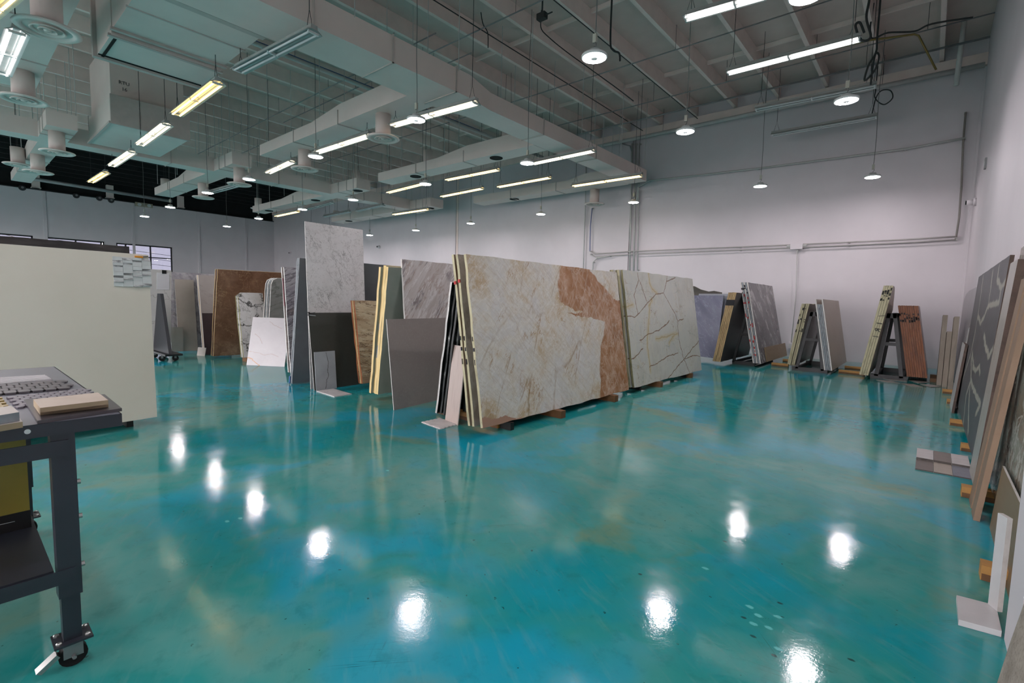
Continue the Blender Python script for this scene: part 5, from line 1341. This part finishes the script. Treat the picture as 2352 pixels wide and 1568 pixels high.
o = MB().tube([(TX1, 0.185, TZ - 0.022), (TX1 + 0.003, 0.185, TZ - 0.022)], 0.009, 14).build('plug', M_LEDH, t)
for lx in (-2.55, -4.12):
    for ly in (0.28, -0.46):
        leg = MB().box((lx, ly - 0.035, 0.30), (lx + 0.07, ly + 0.035, TZ - h_ + 0.002)).build('leg', M_TBL, t)
        MB().box((lx + 0.008, ly - 0.028, 0.118), (lx + 0.062, ly + 0.028, 0.31)).build('leg_extension', M_TBL, leg)
        pl = MB().box((lx - 0.02, ly - 0.058, 0.110), (lx + 0.09, ly + 0.058, 0.118)).build('caster_plate', M_TBL, t)
        for sx in (0.0, 0.07):
            for sy in (-0.043, 0.043):
                MB().lathe([(0.010, 0.0), (0.010, 0.006), (0.006, 0.010), (0.001, 0.010)], 6, (lx + sx, ly + sy, 0.118)).build('bolt', M_BOLT, pl)
        cs = MB().tube([(lx + 0.035 - 0.016, ly, 0.045), (lx + 0.035 + 0.016, ly, 0.045)], 0.045, 18).build('caster_wheel', M_DARK, t)
        f_ = MB(); f_.box((lx + 0.013, ly - 0.03, 0.04), (lx + 0.017, ly + 0.03, 0.11)); f_.box((lx + 0.053, ly - 0.03, 0.04), (lx + 0.057, ly + 0.03, 0.11)); f_.box((lx + 0.013, ly - 0.03, 0.103), (lx + 0.057, ly + 0.03, 0.11))
        f_.tube([(lx + 0.0, ly, 0.045), (lx + 0.075, ly, 0.045)], 0.007, 8)
        f_.build('fork', M_METAL, cs)
        br = MB(); br.prism([(lx + 0.06, ly - 0.05, 0.075), (lx + 0.06, ly - 0.11, 0.03), (lx + 0.06, ly - 0.095, 0.02), (lx + 0.06, ly - 0.04, 0.06)], (-0.04, 0, 0)); br.build('brake_lever', M_BOLT, cs)
MB().box((-2.480, -0.50, 0.865), (-2.473, 0.295, 0.925)).build('end_rail', M_TBL, t)
MB().box((-2.480, -0.50, 0.36), (-2.473, 0.30, 0.415)).build('end_rail', M_TBL, t)
MB().box((-4.1, -0.50, 0.38), (-2.485, 0.235, 0.42)).build('lower_shelf', M_TBL, t)
MB().bar((-2.9, 0.30, 0.945), (-2.53, 0.315, 0.74), 0.012, 0.02).build('brace', M_STEEL, t)
MB().bar((-3.75, 0.30, 0.945), (-4.1, 0.315, 0.74), 0.012, 0.02).build('brace', M_STEEL, t)
for (x_, y_, z_) in ((-2.52, 0.318, 0.74), (-2.52, 0.318, 0.40), (-2.52, 0.318, 0.60)):
    MB().tube([(x_, y_ - 0.006, z_), (x_, y_ + 0.012, z_)], 0.010, 6).build('bolt', M_BOLT, t)
# carton on the lower shelf
p = oz(86, 1206, 0.42); bx = p.x; by = min(p.y, 0.22)
ct = thing('product_carton', 'gold carton with black base band on lower table shelf', 'box', (bx - 0.2, by - 0.2, 0.42))
M_CART = plain('gold_carton', '#8a7a2e', 0.4, var=0.1)
MB().box((bx - 0.3, by - 0.55, 0.42), (bx, by, 0.845)).build('carton_body', M_CART, ct)
MB().box((bx - 0.302, by - 0.552, 0.42), (bx + 0.002, by + 0.002, 0.50)).build('base_band', plain('black_print', '#0d0c0c', 0.4), ct)
text_part('concept 1', 0.04, M_INK, ct, (bx + 0.002, by - 0.15, 0.735), (0, 1, 0), (0, 0, 1))
text_part('series', 0.016, M_INK, ct, (bx + 0.002, by - 0.14, 0.70), (0, 1, 0), (0, 0, 1))
text_part('casa', 0.022, M_LEDH, ct, (bx + 0.004, by - 0.13, 0.465), (0, 1, 0), (0, 0, 1))
MB().box((bx + 0.002, by - 0.10, 0.463), (bx + 0.004, by - 0.05, 0.4645)).build('print_rule', M_LEDH, ct)

# samples on the table top
def flat(name, label, cat, quad_, z, th, mat, group=None, edge=None):
    P = [oz(x_, y_, z) for x_, y_ in quad_]
    c_ = sum(P, Vector()) / len(P)
    n_ = (P[1] - P[0]).cross(P[2] - P[1])
    if n_.z < 0: P.reverse()
    o = MB().prism(P, (0, 0, -th), 0, 1 if edge else None).build(name, [mat] + ([edge] if edge else []), origin=(c_.x, c_.y, z - th))
    tag(o, label, cat, group); return o
S_DTILE = stone('dark_slate_tile_rust', [(0.3, '#4d484b'), (0.55, '#575256'), (0.68, '#6d5a50'), (0.8, '#8f7257')], 2.2, warp=0.6, rough=0.3)
S_BTILE = stone('beige_sample', [(0.3, '#b5a595'), (0.6, '#bfb0a1'), (0.8, '#b9aa9a')], 8, rough=0.5)
E_BT = plain('beige_sample_edge', '#a38f73', 0.6)
flat('tile_sample', 'dark slate tile with rusty patch on the table corner', 'tile', [(55, 917), (86, 966), (280, 937), (240, 905)], 1.013, 0.0125, S_DTILE)
flat('tile_sample', 'lower beige tile of the pair on the dark slate tile', 'tile', [(76.5, 922), (92, 943), (248.7, 925), (225, 906)], 1.032, 0.018, S_BTILE, 'beige tile pair', E_BT)
flat('tile_sample', 'upper beige tile of the pair on the dark slate tile', 'tile', [(76.5, 916.6), (92, 936.5), (248.7, 918.5), (225, 901)], 1.051, 0.018, S_BTILE, 'beige tile pair', E_BT)
S_CTILE = stone('cream_thick_sample', [(0.3, '#b3aca4'), (0.6, '#bfb8b0'), (0.8, '#a8a097')], 6, rough=0.5)
flat('tile_sample', 'lower thick cream tile at left edge of the table', 'tile', [(-90, 975), (-80, 990), (52, 968), (40, 953)], 1.022, 0.0215, S_CTILE, 'thick cream tiles', E_BT)
flat('tile_sample', 'upper thick cream tile at left edge of the table', 'tile', [(-95, 950), (-85, 968), (44, 946), (26, 931)], 1.055, 0.032, S_CTILE, 'thick cream tiles', E_GREY)
flat('ribbed_tile', 'white ribbed tile near the back of the table', 'tile', [(-40, 868.5), (-30, 883), (120, 870), (101, 860)], 1.012, 0.011, S_WHITE)
for k in range(5):
    pa, pb = oz(-38 + k * 2, 870 + k * 2.7, 1.0125), oz(104 + k * 3.2, 861.5 + k * 1.8, 1.0125)
    MB().tube([pa, pb], 0.004, 6).build('rib', S_WHITE, bpy.data.objects['ribbed_tile'])
# dark hexagon sheet
def mosaic(name, label, corner, z, rows, ncol, shape, mat, th, jit=0.0):
    Q = [oz(x_, y_, z) for x_, y_ in corner]
    c_ = sum(Q, Vector()) / 4
    t_ = thing(name, label, 'mosaic', (c_.x, c_.y, z - th))
    for i in range(rows):
        for j in range(ncol):
            cu_ = (j + (0.5 if i % 2 else 0.0) + 0.5) / (ncol + 0.5); cv_ = (i + 0.5) / rows
            du, dv = 0.5 / (ncol + 0.5), 0.5 / rows
            pts = []
            for (a_, b_) in shape:
                uu_, vv_ = cu_ + a_ * du * 0.97, cv_ + b_ * dv * 0.97
                pts.append(Q[0].lerp(Q[1], uu_).lerp(Q[3].lerp(Q[2], uu_), vv_))
            n_ = (pts[1] - pts[0]).cross(pts[2] - pts[1])
            if n_.z < 0: pts.reverse()
            MB().prism(pts, (0, 0, -th)).build('mosaic_piece', mat, t_)
    return t_
HEX = [(-1.25, 0), (-0.75, 1), (0.75, 1), (1.25, 0), (0.75, -1), (-0.75, -1)]
S_HEX = stone('dark_hex_slate', [(0.3, '#4a4548'), (0.6, '#565155'), (0.8, '#4f4a4d')], 5, rough=0.4)
mosaic('hexagon_mosaic_sheet', 'dark elongated hexagon slate sheet across the table', [(-60, 909), (176, 889), (150, 872), (-60, 885)], 1.010, 4, 7, HEX, S_HEX, 0.009)
FISH = [(1.1 * math.cos(a_ * math.pi / 6), 1.05 * math.sin(a_ * math.pi / 6)) for a_ in range(-3, 4)] + [(-0.5, 0.95), (-0.9, 0.4), (-0.62, 0), (-0.9, -0.4), (-0.5, -0.95)]
S_FISH = stone('violet_grey_fishscale', [(0.3, '#77717a'), (0.6, '#8b858d'), (0.8, '#817b83')], 10, rough=0.3)
mosaic('fish_scale_mosaic_sheet', 'violet grey fish-scale mosaic sheet between slate sheet and beige tiles', [(34, 936), (226, 908), (205, 890), (12, 911)], 1.008, 7, 8, FISH, S_FISH, 0.007)
S_GOLD = stone('gold_mosaic', [(0.3, '#6d5a2c'), (0.5, '#9a8247'), (0.7, '#b9a366')], 40, rough=0.35)
mosaic('gold_mosaic_sheet', 'small gold pencil mosaic sheet at left edge of table', [(-70, 946), (22, 934), (2, 908), (-80, 918)], 1.010, 9, 3, [(-1, -1), (1, -1), (1, 1), (-1, 1)], S_GOLD, 0.009)

for o in bpy.data.objects:
    for k_ in ('_org', '_lh'):
        if k_ in o: del o[k_]
